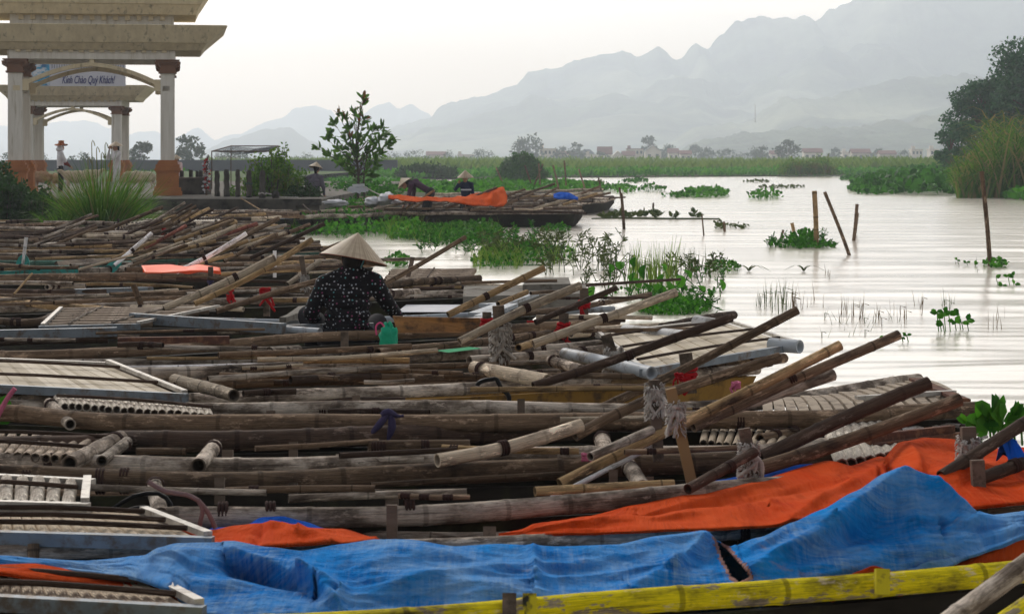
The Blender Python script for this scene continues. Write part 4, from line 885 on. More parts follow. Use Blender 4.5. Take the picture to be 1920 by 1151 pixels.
def knot(p,sz,mname,parent,tails=2,name='cloth_tie',rg=RB,fray=False):
    mb=MB()
    for k in range(3):
        a0=rg.uniform(0,6); P=[p+Vector((math.cos(a0+a)*sz*.36,math.sin(a0+a)*sz*.36,(k-1)*sz*.22+rg.uniform(-.08,.08)*sz)) for a in [i*.7 for i in range(10)]]
        mb.tube(P,[sz*rg.uniform(.10,.17) for _ in P],6)
    for k in range(tails):
        q=p+Vector((rg.uniform(-.2,.2)*sz,-.32*sz,0)); P=[q,q+Vector((rg.uniform(-.5,.5)*sz,-.15*sz,-rg.uniform(.2,.5)*sz)),q+Vector((rg.uniform(-.7,.7)*sz,-.12*sz,-rg.uniform(.7,1.5)*sz))]
        P=catmull(P,sz*.25); mb.tube(P,[sz*.13*(1-.3*i/len(P))*rg.uniform(.8,1.2) for i in range(len(P))],5)
    if fray:
        for k in range(230):
            a=rg.uniform(0,6.28); q=p+Vector((math.cos(a)*sz*.42,math.sin(a)*sz*.42,rg.uniform(-1.3,.6)*sz)); e=q+Vector((math.cos(a)*sz*.22,math.sin(a)*sz*.2-.1*sz,rg.uniform(-.45,.15)*sz))
            mb.tube([q,(q+e)/2+rnd_dir(rg)*sz*.08,e],[sz*.055,sz*.045,sz*.015],3,cap=False)
    return mb.build(name,M[mname],parent,True)
def post(parent,px,yt,yb,th,m,tie=None,z=.42,px2=None,d=None,round_=True,ty=.45):
    b=G(px if px2 is None else px2,yb,z) if d is None else D(px if px2 is None else px2,yb,d); e=D(px,yt,b.y+.01); rr=th/2/F*b.y; b2=b-(e-b).normalized()*(.10 if round_ else .03); m='wood' if (not round_ and m in('gray','brown','dark')) else m; m='yblock' if (m=='yellow') else m
    mb=MB()
    if round_: bam(mb,catmull([b2,e],.1),rr,rr*.95,RB,n=10,sp=.18)
    else: mb.beam(b2,e,rr*2,rr*1.7,up=Vector((0,1,0)))
    o=mb.build('oar_post',M[m],parent,round_)
    if tie:
        nm,fr=(tie,False) if tie!='fray' else ('rope',True)
        knot(b.lerp(e,ty),rr*3.2 if not fr else rr*3.3,nm,o,2 if not fr else 3,'rope_tie' if fr else 'cloth_tie',fray=fr)
    return o
def deck(parent,BL,BR,FR,FL,z,n_,m,flat=False,frame=None,zb=None,batten='dark',nb=3,rw=.9,cross=False,fz=.0,endpipe=None):
    """slat mat between four image corners on a plane; slats run across the boat"""
    zz=z if not isinstance(z,(list,tuple)) else None
    zs=[z]*4 if zz is not None else z
    bl,br,fr,fl=[G(p[0],p[1],q) for p,q in zip((BL,BR,FR,FL),zs)]
    mb=MB(); wd=(fr-fl).length/n_
    for i in range(n_):
        u=(i+.5)/n_; p=fl.lerp(fr,u); q=bl.lerp(br,u)
        if cross: p,q=fl.lerp(bl,u),fr.lerp(br,u); 
        j=Vector((RB.uniform(-.004,.004),0,RB.uniform(-.004,.004)))
        w2=((fr-fl).length if not cross else (bl-fl).length)/n_
        if flat:
            j2=Vector((0,0,RB.uniform(-.003,.004))); mb.beam(p+j2,q+j2,w2*RB.uniform(.76,.92),.014); continue
        P=[p+j,p.lerp(q,.33)+Vector((0,0,.003)),p.lerp(q,.66)+j,q]; rr=w2*.5*rw
        bam(mb,catmull(P,.2),min(rr,.032)*1.0,min(rr,.032)*RB.uniform(.85,1.05),RB,n=8,sp=2.5,wob=.12)
    o=mb.build('deck_mat',M['slatf'] if flat else M[m],parent,not flat)
    mb=MB()
    for k in range(nb):
        v=(k+.5)/nb if nb>1 else .5; up=Vector((0,0,.03)); a=fl.lerp(bl,v)+up; b_=fr.lerp(br,v)+up
        if cross: a=fl.lerp(fr,v)+up; b_=bl.lerp(br,v)+up
        mb.tube(catmull([a,(a+b_)/2+Vector((0,0,.008)),b_],.3),.009,6)
    mb.build('batten',M[batten],o,True)
    if frame:
        mb=MB(); h_=.03 
        e1=(fr-fl).normalized()*.05
        mb.beam(fl-e1+Vector((0,-.02,0)),fr+e1+Vector((0,-.02,0)),.035,h_+.012,mi=0)
        mb.beam(bl-e1+Vector((0,.02,0)),br+e1+Vector((0,.02,0)),.035,h_+.006,mi=1)
        mb.beam(fr+Vector((.03,0,.024)),br+Vector((.03,0,.024)),.028,.02,mi=1); mb.beam(fl-Vector((.03,0,-.024)),bl-Vector((.03,0,-.024)),.028,.02,mi=1)
        mb.build('deck_frame',[M[frame],M['alu']],parent)
    return o
def hullmesh(parent,near,far,mo,mi_,a=.0,b=1.,taper=True,n_=22,fl=.05):
    Nn=resample(catmull(near,.3),n_); Ff=resample(catmull(far,.3),n_); vs=[];m=len(Nn)
    vi=[]
    for i in range(m):
        s=i/(m-1); e=min(s,1-s)/.16; rise=max(0,1-e)**1.6 if taper else 0
        p,q=Nn[i].copy(),Ff[i].copy(); p.z-=.05;q.z-=.05; zt=(p.z+q.z)/2
        zbm=-.12+(zt-.10+.12)*rise
        pb=p.lerp(q,.14);qb=q.lerp(p,.14);pb.z=qb.z=zbm
        vs+=[p,pb,qb,q]; ins=.035
        p2=p.lerp(q,ins);q2=q.lerp(p,ins);pb2=p.lerp(q,.17);qb2=q.lerp(p,.17);pb2.z=qb2.z=max(zbm+.03,fl); vi+=[p2,pb2,qb2,q2]
    mb=MB(); f=[(4*i+k,4*i+4+k,4*i+5+k,4*i+1+k) for i in range(m-1) for k in range(3)]
    mb.add(vs,f+[(0,1,2,3),(4*m-1,4*m-2,4*m-3,4*m-4)],0); mb.add(vi,[tuple(reversed(x)) for x in f]+[(3,2,1,0),(4*m-4,4*m-3,4*m-2,4*m-1)],1)
    mb.add([vs[4*i+k] for i in range(m) for k in (0,)]+[vi[4*i] for i in range(m)],[(i,i+1,m+i+1,m+i) for i in range(m-1)],0)
    mb.add([vs[4*i+3] for i in range(m)]+[vi[4*i+3] for i in range(m)],[(i,m+i,m+i+1,i+1) for i in range(m-1)],0)
    return mb.build('hull',[M[mo],M[mi_]],parent)
def boat(label,near,far,zn=.45,zf=.45,th=(24,20),m=('gray','brown'),hull=('hull','hull'),extra=(),beams=(),boards=(),fl=.05,group='bamboo-railed rowing boats moored side by side',hx=None,rails=True):
    P=[G(p[0],p[1],zn) for p in near]; Q=[G(p[0],p[1],zf) for p in far]
    x0=max(P[0].x,Q[0].x); c=(P[0]+P[-1]+Q[0]+Q[-1])/4
    t=empty('boat',(c.x,c.y,0),label,'boat',group)
    hn=[p+Vector((0,.04,0)) for p in P]; hf=[p-Vector((0,.04,0)) for p in Q]
    hullmesh(t,hn,hf,hull[0],hull[1],fl=fl)
    if rails:
        mkrail(near,zn,th[0],m[0],t); mkrail(far,zf,th[1],m[1],t)
    for e in extra: # pts,z,th,mat
        mkrail(e[0],e[1],e[2],e[3],t,name='rail' if len(e)<5 else e[4])
    for (xa,ya,za,xb,yb,zb,thk,mm) in beams:
        mb=MB(); a=G(xa,ya,za); b_=G(xb,yb,zb); rr=thk*.43/F*a.y; bam(mb,catmull([a,(a+b_)/2,b_],.12),rr,rr*.95,RB,n=12,sp=.25,lash=[.12]); mb.build('crossbeam',[M[mm],M['lash']],t,True)
    for (xa,ya,xb,yb,z,wd,mm) in boards:
        mb=MB(); a=G(xa,ya,z); b_=G(xb,yb,z); mb.beam(a,b_,wd,.02); mb.build('floor_board',M[mm],t)
    return t
B={}
M['slatc']=mat_plain('curved_bow_slats',(.40,.33,.25),(.27,.22,.17),9,.8,dirt=(.14,.11,.085),ds=14,dt=.52)
M['torn']=mat_plain('torn_frayed_edge',(.34,.20,.17),(.16,.07,.06),40,.95)
M['slatf']=mat_leaf('flat_slats',(.40,.34,.25),(.64,.57,.46),.8,.0)
M['yblock']=mat_plain('yellow_block_paint',(.60,.50,.02),(.45,.38,.02),9,.7,dirt=(.03,.03,.025),ds=16)
L0=-260
# --- B1 blue tarp boat
B[1]=boat('nearest boat, with the yellow painted bamboo rail and the blue tarp',[(-500,1240),(300,1183),(620,1162),(1100,1136),(1420,1117),(1890,1076),(2150,1040)],[(-400,1052),(0,1042),(300,1032),(750,1024),(1100,1014),(1400,1000),(1760,966),(2150,940)],.45,.42,(50,30),('yellow','gray'),('hull','hull'))
post(B[1],955,1112,1135,26,'dark',z=.47,round_=False); post(B[1],993,1112,1138,26,'yellow',z=.46,round_=False); post(B[1],1654,1066,1094,26,'yellow',z=.47,round_=False); post(B[1],1472,963,990,22,'gray',round_=False); post(B[1],62,1022,1045,22,'brown'); 
deck(B[1],(-120,1072),(262,1098),(352,1146),(-160,1118),.46,22,'slatb',frame='steel',nb=2)
# --- B2
B[2]=boat('second boat from the front, with the thick brown rail ending before the orange tarp',[(-400,990),(0,985),(310,966),(500,962),(800,955),(1050,944),(1280,932),(1560,905)],[(-400,905),(130,902),(400,898),(700,890),(950,884),(1150,878),(1400,866),(1600,850)],.45,.45,(40,42),('gray','brown'),('hull','hull'),
 extra=(([(-300,925),(150,928),(560,926),(950,924),(1200,918),(1400,905)],.36,18,'brown'),([(620,1000),(860,1004),(1100,996),(1300,984)],.36,16,'gray'),([(150,944),(330,946),(620,940),(900,938),(1180,930)],.30,20,'dark'),([(640,975),(760,972),(900,970)],.33,12,'dark')),
 beams=((290,905,.46,302,962,.46,36,'gray'),(1180,876,.46,1205,915,.46,34,'gray')),
 boards=((330,912,460,914,.28,.09,'board'),(470,914,630,915,.30,.14,'board'),(840,916,940,912,.28,.12,'board'),(1120,905,1180,903,.28,.2,'board'),(1215,900,1330,896,.28,.2,'board'),(640,1010,740,1002,.26,.1,'concl')))
for a in ((735,918,935,24,'gray'),(735,946,1010,20,'gray'),(1213,893,925,24,'brown'),(550,905,925,16,'dark'),(412,895,930,18,'gray'),(1150,880,912,16,'dark'),(918,988,1005,24,'gray'),(1037,868,885,20,'brown')): post(B[2],*a[:5],round_=False)
deck(B[2],(-80,962),(252,968),(372,1016),(-120,1002),.47,20,'slatb',frame='steel',nb=3)
# --- B3
B[3]=boat('third boat from the front, with two light gray rails touching',[(-400,862),(0,868),(380,874),(700,868),(850,864),(1100,860),(1380,856),(1560,838)],[(-400,842),(150,836),(230,826),(400,826),(700,820),(900,812),(1150,806),(1320,798)],.43,.45,(36,38),('gray','dark'),('hull','hull'),
 extra=(([(-300,846),(100,845),(400,846),(560,842),(900,838),(1000,832)],.34,16,'dark'),([(690,838),(880,833)],.45,20,'brown')),
 beams=((225,822,.47,130,868,.47,36,'gray'),(238,832,.46,190,868,.46,26,'gray'),(402,838,.46,372,876,.46,34,'gray'),(1128,820,.45,1140,862,.45,34,'gray')),
 boards=((600,832,700,834,.40,.05,'board'),(880,832,1020,822,.30,.16,'board'),(990,835,1110,823,.38,.12,'paleboard')))
for a in ((427,843,872,20,'gray'),(550,828,855,16,'gray'),(945,850,868,14,'brown'),(1037,850,868,16,'brown'),(1395,803,886,22,'gray')): post(B[3],*a[:5],round_=False,tie='fray' if a[0]==1395 else None,px2=1410 if a[0]==1395 else None,d=7.85 if a[0]==1395 else None)
deck(B[3],(-120,812),(215,822),(150,862),(-120,848),.46,15,'slatd',frame=None,nb=2)
deck(B[3],(-120,893),(148,908),(142,952),(-120,944),.50,9,'slatw',frame='alu',nb=1)
# --- B4 
B[4]=boat('boat with the slatted bow deck edged by a rusty steel angle at the right',[(-300,770),(50,778),(140,784),(400,790),(700,794),(1000,792),(1150,791),(1360,790),(1560,786),(1700,772),(1838,766)],[(-300,772),(100,768),(370,768),(700,768),(1087,766),(1250,764),(1443,753),(1567,740),(1722,716)],.5,.40,(34,28),('brown','gray'),('hull','hull'),
 extra=(([(1655,790),(1740,778),(1838,770)],.40,24,'dark'),([(1425,822),(1480,810),(1512,803)],.46,20,'brown')),
 beams=((92,757,.5,132,790,.5,26,'gray'),))
post(B[4],1528,755,792,24,'brown',round_=False); post(B[4],508,770,792,16,'gray',round_=False)
def curved_deck():
    mb=MB(); n_=17
    for i in range(n_):
        u=i/(n_-1); xb=1438+u*(1722-1438); yb=748-u*u*34-u*2; xf=1440+u*(1800-1440)+10*math.sin(u*3); yf=786-u*u*36
        p=G(xf,yf,.50); q=G(xb,yb,.49); m_=(p+q)/2+Vector((0,0,.018)); Q=catmull([p,p.lerp(q,.25)+Vector((0,0,.012)),m_,p.lerp(q,.75)+Vector((0,0,.012)),q],.2); w2=RB.uniform(.040,.047); zz=RB.uniform(-.003,.004)
        for a,b_ in zip(Q,Q[1:]): mb.beam(a+Vector((0,0,zz)),b_+Vector((0,0,zz))+(b_-a)*.04,w2,.016)
    mb.build('deck_mat',M['slatc'],B[4])
    mb=MB(); a=G(1715,711,.53); b_=G(1806,750,.53); mb.beam(a,b_,.06,.015); mb.beam(a+Vector((.03,0,-.04)),b_+Vector((.03,0,-.04)),.012,.09); mb.build('steel_angle',M['rust'],B[4])
    mb=MB(); mb.beam(G(1606,746,.53),G(1790,735,.53),.03,.02); mb.build('deck_frame',M['alu'],B[4])
curved_deck()
deck(B[4],(1545,808),(1672,796),(1712,852),(1568,874),.46,8,'slatw',frame=None,nb=1,cross=False)
deck(B[4],(1318,792),(1512,800),(1480,842),(1310,832),.44,11,'slatb',frame=None,nb=1)
mb=MB(); mb.beam(G(1626,826,.50),G(1786,808,.50),.03,.05); mb.beam(G(1640,838,.48),G(1806,816,.48),.02,.03); mb.build('steel_angle',M['rust'],B[4])
deck(B[4],(100,744),(395,768),(400,782),(115,762),.47,20,'slatw',frame=None,nb=1)
# --- B5 yellow
B[5]=boat('boat with mustard yellow hull sides showing between the rails',[(-300,752),(170,750),(400,745),(700,736),(1000,722),(1234,706),(1420,690)],[(-300,735),(370,722),(700,713),(880,706),(1100,696),(1300,684)],.43,.38,(24,22),('gray','brown'),('hully','hully'),
 extra=(([(370,752),(560,750),(760,748)],.40,14,'dark'),([(545,712),(640,706),(712,701)],.5,16,'dark'),([(1250,700),(1400,683),(1470,672)],.42,20,'brown')),
 beams=((328,714,.5,438,748,.5,28,'light'),(889,690,.5,1028,714,.5,30,'light'),(1033,675,.5,1090,694,.5,24,'gray')))
post(B[5],668,742,758,14,'gray',round_=False); post(B[5],977,748,770,14,'brown',round_=False); post(B[5],1285,662,727,24,'gray','clothred',round_=False,px2=1293,ty=.4)
mb=MB(); P=[D(895+ 30*(1-math.cos(a))*1.0,723-12*math.sin(a)+ (a*8 if a>2 else 0),11.0) for a in [i*.3 for i in range(12)]]; mb.tube(catmull(P,.03),.012,6); mb.build('rubber_hose',M['black'],B[5],True)
deck(B[5],(-140,672),(192,685),(335,744),(-150,690+30),.50,36,'slatw',flat=True,frame='steel',nb=2)
mb=MB()
P=[D(x,y,12.1) for x,y in ((-20,684),(0,682),(25,686),(45,684),(60,690),(80,686),(108,687))]; mb.tube(catmull(P,.03),[.012+.01*math.sin(i*1.3)**2 for i in range(60)][:len(catmull(P,.03))],5); mb.build('ribbon',M['clothred'],B[5])
# --- B6 deck A
B[6]=boat('boat with the bright slatted bow deck and white pipe ends',[(-300,712),(230,702),(480,692),(674,682),(920,663),(1042,657),(1124,650),(1220,700),(1480,655)][:7],[(-300,690),(200,682),(480,674),(720,664),(900,650),(1060,640)],.45,.42,(24,18),('gray','gray'),('hullg','hull'),
 extra=(([(708,664),(800,650),(920,637),(1030,625)],.52,15,'brown'),([(60,693),(300,690),(600,684),(700,681)],.44,14,'white'),([(880,676),(1042,664),(1130,655)],.47,19,'gray')),
 boards=((440,686,530,684,.4,.1,'bagw'),(900,675,1000,668,.42,.12,'bagw')))
deck(B[6],(1128,628),(1345,604),(1488,650),(1212,697),.5,26,'slatw',flat=True,frame='steel',nb=3,cross=False)
mb=MB(); a=G(1059,663,.52);b_=G(1222,700,.50); bam(mb,catmull([a,b_],.3),.036,.036,RB,n=14,sp=9); mb.build('pipe',M['pipe'],B[6],True)
mb=MB(); a=G(1445,646,.52);b_=G(1500,650,.52); mb.tube([a,a.lerp(b_,.5),b_],[.042,.042,.042],14,hollow=True,att=[0,0,0]); mb.build('pipe',M['pipe'],B[6],True)
mb=MB(); a=G(1172,622,.50);b_=G(1290,634,.50); mb.tube([a,a.lerp(b_,.5),b_],.05,14,hollow=True,att=[0,0,0]); mb.build('pipe',M['pipew'],B[6],True)
mb=MB(); a=G(1303,604,.52);b_=G(1350,612,.50); mb.tube([a,a.lerp(b_,.5),b_],.05,14,hollow=True,att=[0,0,0]); mb.build('pipe',M['pipew'],B[6],True)
for a in ((440,678,692,12,'gray',None),(1136,627,700,20,'gray','fray')): post(B[6],*a[:5],tie=a[5],round_=False,px2=1160 if a[0]==1136 else None)
# --- B7 woman's boat
B[7]=boat('boat in which the woman in the dotted shirt sits, with gray planks on its side',[(-300,668),(60,668),(190,661),(440,646),(596,636),(700,631),(880,622),(1060,612),(1158,604)],[(-300,606),(100,604),(247,600),(480,606),(560,604),(760,596),(1000,588),(1080,583),(1150,579)],.46,.40,(19,13),('brown','pipe'),('hull','hull'),
 extra=(([(-200,680),(0,668),(112,678),(200,684)],.42,13,'gray'),([(972,652),(1020,640),(1060,630)],.56,14,'tan'),([(1070,624),(1160,618),(1254,612)],.42,18,'light'),([(1240,613),(1310,604),(1376,592)],.44,17,'dark'),([(420,668),(560,676),(640,684)],.38,9,'tan')),
 beams=((518,617,.5,600,622,.5,18,'pipe'),(505,664,.47,560,658,.47,24,'gray')))
mb=MB(); mb.beam(G(247,596,.52),G(532,616,.52),.05,.07); mb.beam(G(480,617,.5),G(700,612,.5),.05,.05); mb.build('side_plank',M['steel'],B[7])
mb=MB(); mb.beam(G(-80,629,.52),G(219,622,.52),.05,.06); mb.build('side_plank',M['steel'],B[7])
mb=MB(); mb.beam(G(221,640,.5),G(430,637,.5),.05,.05); mb.build('steel_bar',M['rust'],B[7])
mkrail([(-60,644),(100,638),(203,637)],.45,12,'dark',B[7])
mb=MB(); a=G(747,578,.36); b_=G(862,590,.36); mb.add([G(762,571,.4),G(866,571,.4),G(848,585,.4),G(744,585,.4)],[(0,1,2,3)]); mb.build('reflective_sheet',M['bagw'],B[7])
for a in ((646,622,646-646+655,14,'dark',None),(913,585,656,17,'brown','clothred'),(934,573,692,22,'brown','fray'),(1057,587,648,18,'brown','clothred'),(1095,540,606,16,'dark','clothred'),(995,600,622,10,'dark','clothred')): post(B[7],a[0],a[1],a[2],a[3],a[4],tie=a[5],round_=False,px2=(943 if a[0]==934 else None),ty=.55 if a[0] in (934,1057,1095) else .7)
# --- middle rows
B[8]=boat('boat with a planked deck in a blue-gray frame left of the woman',[(-300,585),(0,580),(112,576),(339,570),(500,566),(720,556),(900,548),(1060,540)],[(-300,562),(117,556),(221,555),(390,549),(560,543),(740,536),(900,526)],.45,.42,(13,12),('gray','brown'),('hull','hull'),
 extra=(([(-100,566),(0,561),(99,574),(182,580),(230,584)],.5,14,'tan'),([(724,552),(784,546)],.5,14,'gray'),([(714,536),(779,530),(899,520)],.5,14,'brown'),([(969,590),(1075,576),(1219,552)],.5,11,'brown'),([(-60,598),(60,604),(110,586)],.45,15,'brown')))
deck(B[8],(122,583),(402,580),(250,612),(88,616),.50,7,'slatd',frame='steel',nb=2,cross=True,batten='gray')
deck(B[8],(735,508),(893,506),(880,522),(720,530),.42,6,'slatd',frame=None,nb=1,cross=True)
mb=MB(); mb.add([G(520,602,.45),G(560,574,.45),G(590,572,.45),G(576,600,.45)],[(0,1,2,3)]); mb.beam(G(530,600,.47),G(585,580,.47),.05,.04); mb.build('deck_plank',M['concl'],B[8])
mb=MB()
for a,b_ in (((890,590),(1000,551)),((900,596),(960,572)),((905,573),(940,571)),((860,602),(930,596))): mb.beam(G(*a,.5),G(*b_,.5),.10,.03)
mb.build('deck_frame',M['pipe'],B[8])
post(B[8],250,534,591,12,'brown',px2=272); post(B[8],280,570,592,9,'gray'); post(B[8],500,540,586,12,'gray','clothred',round_=False,ty=.7); post(B[8],432,545,575,10,'gray','clothred',round_=False,ty=.6); post(B[8],774,482,525,8,'brown',round_=False,px2=764)
B[9]=boat('boat with the long straight brown rail crossing behind the woman',[(-300,532),(0,526),(182,522),(365,516),(480,510),(600,500),(700,494)],[(-300,515),(0,512),(180,509),(360,501),(480,496),(640,484)],.46,.42,(15,11),('brown','brown'),('hull','hull'),
 extra=(([(-80,543),(90,547),(200,546)],.42,9,'dark'),([(102,536),(180,533),(300,536),(363,540)],.5,6,'tan'),([(88,538),(110,536),(160,536)],.5,10,'gray'),([(500,497),(560,492),(620,488)],.5,10,'tan')),)
mb=MB(); mb.beam(G(140,547,.42),G(286,543,.42),.06,.05); mb.build('side_plank',M['steel'],B[9])
for a in ((395,500,545,9,'dark','clothpurple'),(26,552,552,0,0,0))[:1]: post(B[9],*a[:5],tie=a[5],round_=False)
post(B[9],565,480,560,9,'gray','fray',round_=False,px2=577)
B[10]=boat('boat with teal painted deck edges and a bright orange sheet inside',[(-300,514),(0,512),(145,508),(270,503),(430,502),(600,494)],[(-300,492),(40,492),(268,493),(480,487),(640,478)],.40,.42,(9,10),('teal','green'),('hull','hull'),
 extra=(([(150,508),(200,506),(262,496)],.5,13,'gray'),([(167,484),(330,484),(480,480),(640,476)],.45,7,'green')))
deck(B[10],(105,493),(215,486),(205,502),(110,505),.45,5,'slatd',frame=None,nb=1,cross=True)
mb=MB(); mb.beam(G(-40,516,.46),G(145,507,.46),.04,.06); mb.beam(G(50,503,.46),G(210,501,.46),.03,.05); mb.beam(G(160,499,.46),G(268,492,.46),.03,.05); mb.build('deck_edge',M['teal'],B[10])
for a in ((373,484,510,8,'green',None),(378,482,510,7,'brown','clothblue'),(331,488,512,5,'green',None),(515,470,515,6,'white',None)): post(B[10],*a[:5],tie=a[5],round_=False,ty=.75)
RX=random.Random(314)
for bi,yr,xr_,th_,nn in ((2,(900,935),(-100,1250),(10,18),7),(3,(835,862),(-60,1200),(9,16),7),(4,(770,790),(250,1350),(8,15),8),(5,(700,745),(380,1150),(7,13),11),(6,(655,700),(200,1050),(6,12),9),(7,(610,652),(-80,480),(5,10),8),(7,(590,625),(900,1200),(6,9),5),(8,(545,580),(-100,560),(5,9),13),(8,(530,560),(600,1050),(5,9),8),(9,(500,530),(-100,560),(4,8),12),(10,(478,505),(-100,600),(4,7),14)):
    for k in range(nn):
        a=RX.uniform(*xr_); ln=RX.uniform(90,420)*min(1,th_[1]/12); y=RX.uniform(*yr); sl=RX.uniform(-.06,.03)*ln; bow=RX.uniform(-2,2)
        mkrail([(a,y),(a+ln*.5,y+sl*.5+bow),(a+ln,y+sl)],RX.uniform(.42,.56),RX.uniform(*th_),RX.choice(['gray','brown','dark','brown','light','tan']),B[bi],name='deck_pole',lash=RX.random()<.4)
# --- far raft rows
ms=['gray','brown','light','dark','gray','brown','tan']
rows=[(482,472,640,'eleventh'),(470,462,600,'tenth'),(461,454,560,'ninth'),(453,447,545,'eighth'),(446,440,535,'seventh'),(439,433,530,'sixth'),(432,427,520,'fifth'),(426,420,505,'fourth'),(419,413,500,'third'),(412,406,520,'second'),(404,398,560,'first')]
FR_={}
for i,(yn,yf,xr,o_) in enumerate(rows):
    sl=RB.uniform(-10,2)*.6; x0=-180 if i<9 else 250; j=lambda s=1.5: RB.uniform(-s,s)
    near=[(x0,yn+3+j()),(x0+(xr-x0)*.4,yn+j()),(x0+(xr-x0)*.7,yn-2+j()),(xr,yn-5+sl)]; far=[(x0,yf+3+j()),(x0+(xr-x0)*.5,yf+j()),(xr+RB.uniform(-30,20),yf-4+sl)]
    ex=[]
    for q in range(5):
        a=RB.uniform(x0+60,xr-140); ln=RB.uniform(80,230); yy=RB.uniform(yf-3,yn+2); s_=RB.uniform(-9,3)
        ex.append(([(a,yy),(a+ln/2,yy+s_/2+j()),(min(a+ln,xr+10),yy+s_)],RB.uniform(.44,.56),RB.uniform(4.5,8),RB.choice(ms)))
    FR_[i]=boat('bamboo boat in the packed raft, %s row counted out from the quay'%o_,near,far,.45,.44,(8-i*.25,7-i*.2),(RB.choice(ms),RB.choice(ms)),('hull','hull'),extra=ex)
    if i in (2,5,8): 
        a=RB.uniform(60,300); deck(FR_[i],(a+15,yf),(a+130,yf-1),(a+105,yn),(a,yn+1),.5,14,'slatw',frame=None,nb=1)
for (i,px,yt,yb,th,tie,px2) in ((3,304,418,450,5,'clothred',312),(4,420,425,455,6,'fray',None),(2,367,440,470,6,'fray',None),(6,405,412,435,5,'fray',None),(1,438,450,475,6,'fray',None),(7,222,410,435,4,'clothblue',None),(0,660-100,455,480,5,None,None)): post(FR_[i],px,yt,yb,th,'gray',tie=tie,round_=False,px2=px2,ty=.6)
# white slat decks near quay
deck(FR_[8],(330,406),(420,402),(410,418),(338,424),.52,16,'slatw',frame=None,nb=1)
deck(FR_[10],(395,398),(440,396),(436,406),(398,408),.5,9,'slatw',frame=None,nb=1)
# pale log
mb=MB(); bam(mb,catmull([G(405,421,.62),G(420,418,.62),G(441,417,.62)],.1),.05,.055,RB,n=12,sp=9,hollow=False); tag(mb.build('pale_log',M['tan'],None,True),'short smooth honey-colored log lying on the boats near the quay','log')
# small flat punt by quay with blue edge
pt=boat('low flat boat with a pale blue edge moored along the quay wall',[(440,420),(500,412),(560,407)],[(430,404),(480,402),(560,398)],.35,.35,(4,4),('pipe','gray'),('hull','hull'))
mb=MB(); mb.beam(G(448,405,.42),G(552,407,.42),.25,.03); mb.build('side_plank',M['pipe'],pt)
# ---------------------------------------------------------------- oars
def oar(x0,y0,x1,y1,th,m,label,z=.54,d=None,dd=.3,blade=None,mid=None,r1=1.,group='bamboo oars resting on the boats'):
    a=G(x0,y0,z) if d is None else D(x0,y0,d); e=D(x1,y1,a.y+dd); P=[a,e]
    if mid: P=[a,D(mid[0],mid[1],a.y+dd*.5),e]
    rr=th/2/F*(a.y+dd/2)
    mb=MB(); bam(mb,catmull(P,.15) if mid else catmull([a,(a+e)/2,e],.15),rr,rr*r1,RB,n=12,sp=.32,lash=[RB.uniform(.3,.7)] if RB.random()<.4 else None)
    if blade:
        t=empty('oar',a,label,'oar',group); mb.build('shaft',[M[m],M['lash']],t,True)
        u=(e-a).normalized(); L_,W_,bm=blade; side=Vector((0,1,0)).cross(u).normalized(); b=MB(); s0=a+u*.12
        pts=[(0,.02),( .15,.3),(.5,.5),(.95,.46),(1,.34)]; vs=[]
        for q,wq in pts:
            c=s0-u*L_*q
            vs+=[c+side*W_*wq+Vector((0,-.008,0)),c-side*W_*wq+Vector((0,-.008,0)),c-side*W_*wq+Vector((0,.008,0)),c+side*W_*wq+Vector((0,.008,0))]
        n_=len(pts); b.add(vs,[(4*i+k,4*i+(k+1)%4,4*i+4+(k+1)%4,4*i+4+k) for i in range(n_-1) for k in range(4)]+[(3,2,1,0),(4*n_-4,4*n_-3,4*n_-2,4*n_-1)]); b.build('blade',M[bm],t)
        return t
    return tag(mb.build('oar',[M[m],M['lash']],None,True),label,'oar',group)
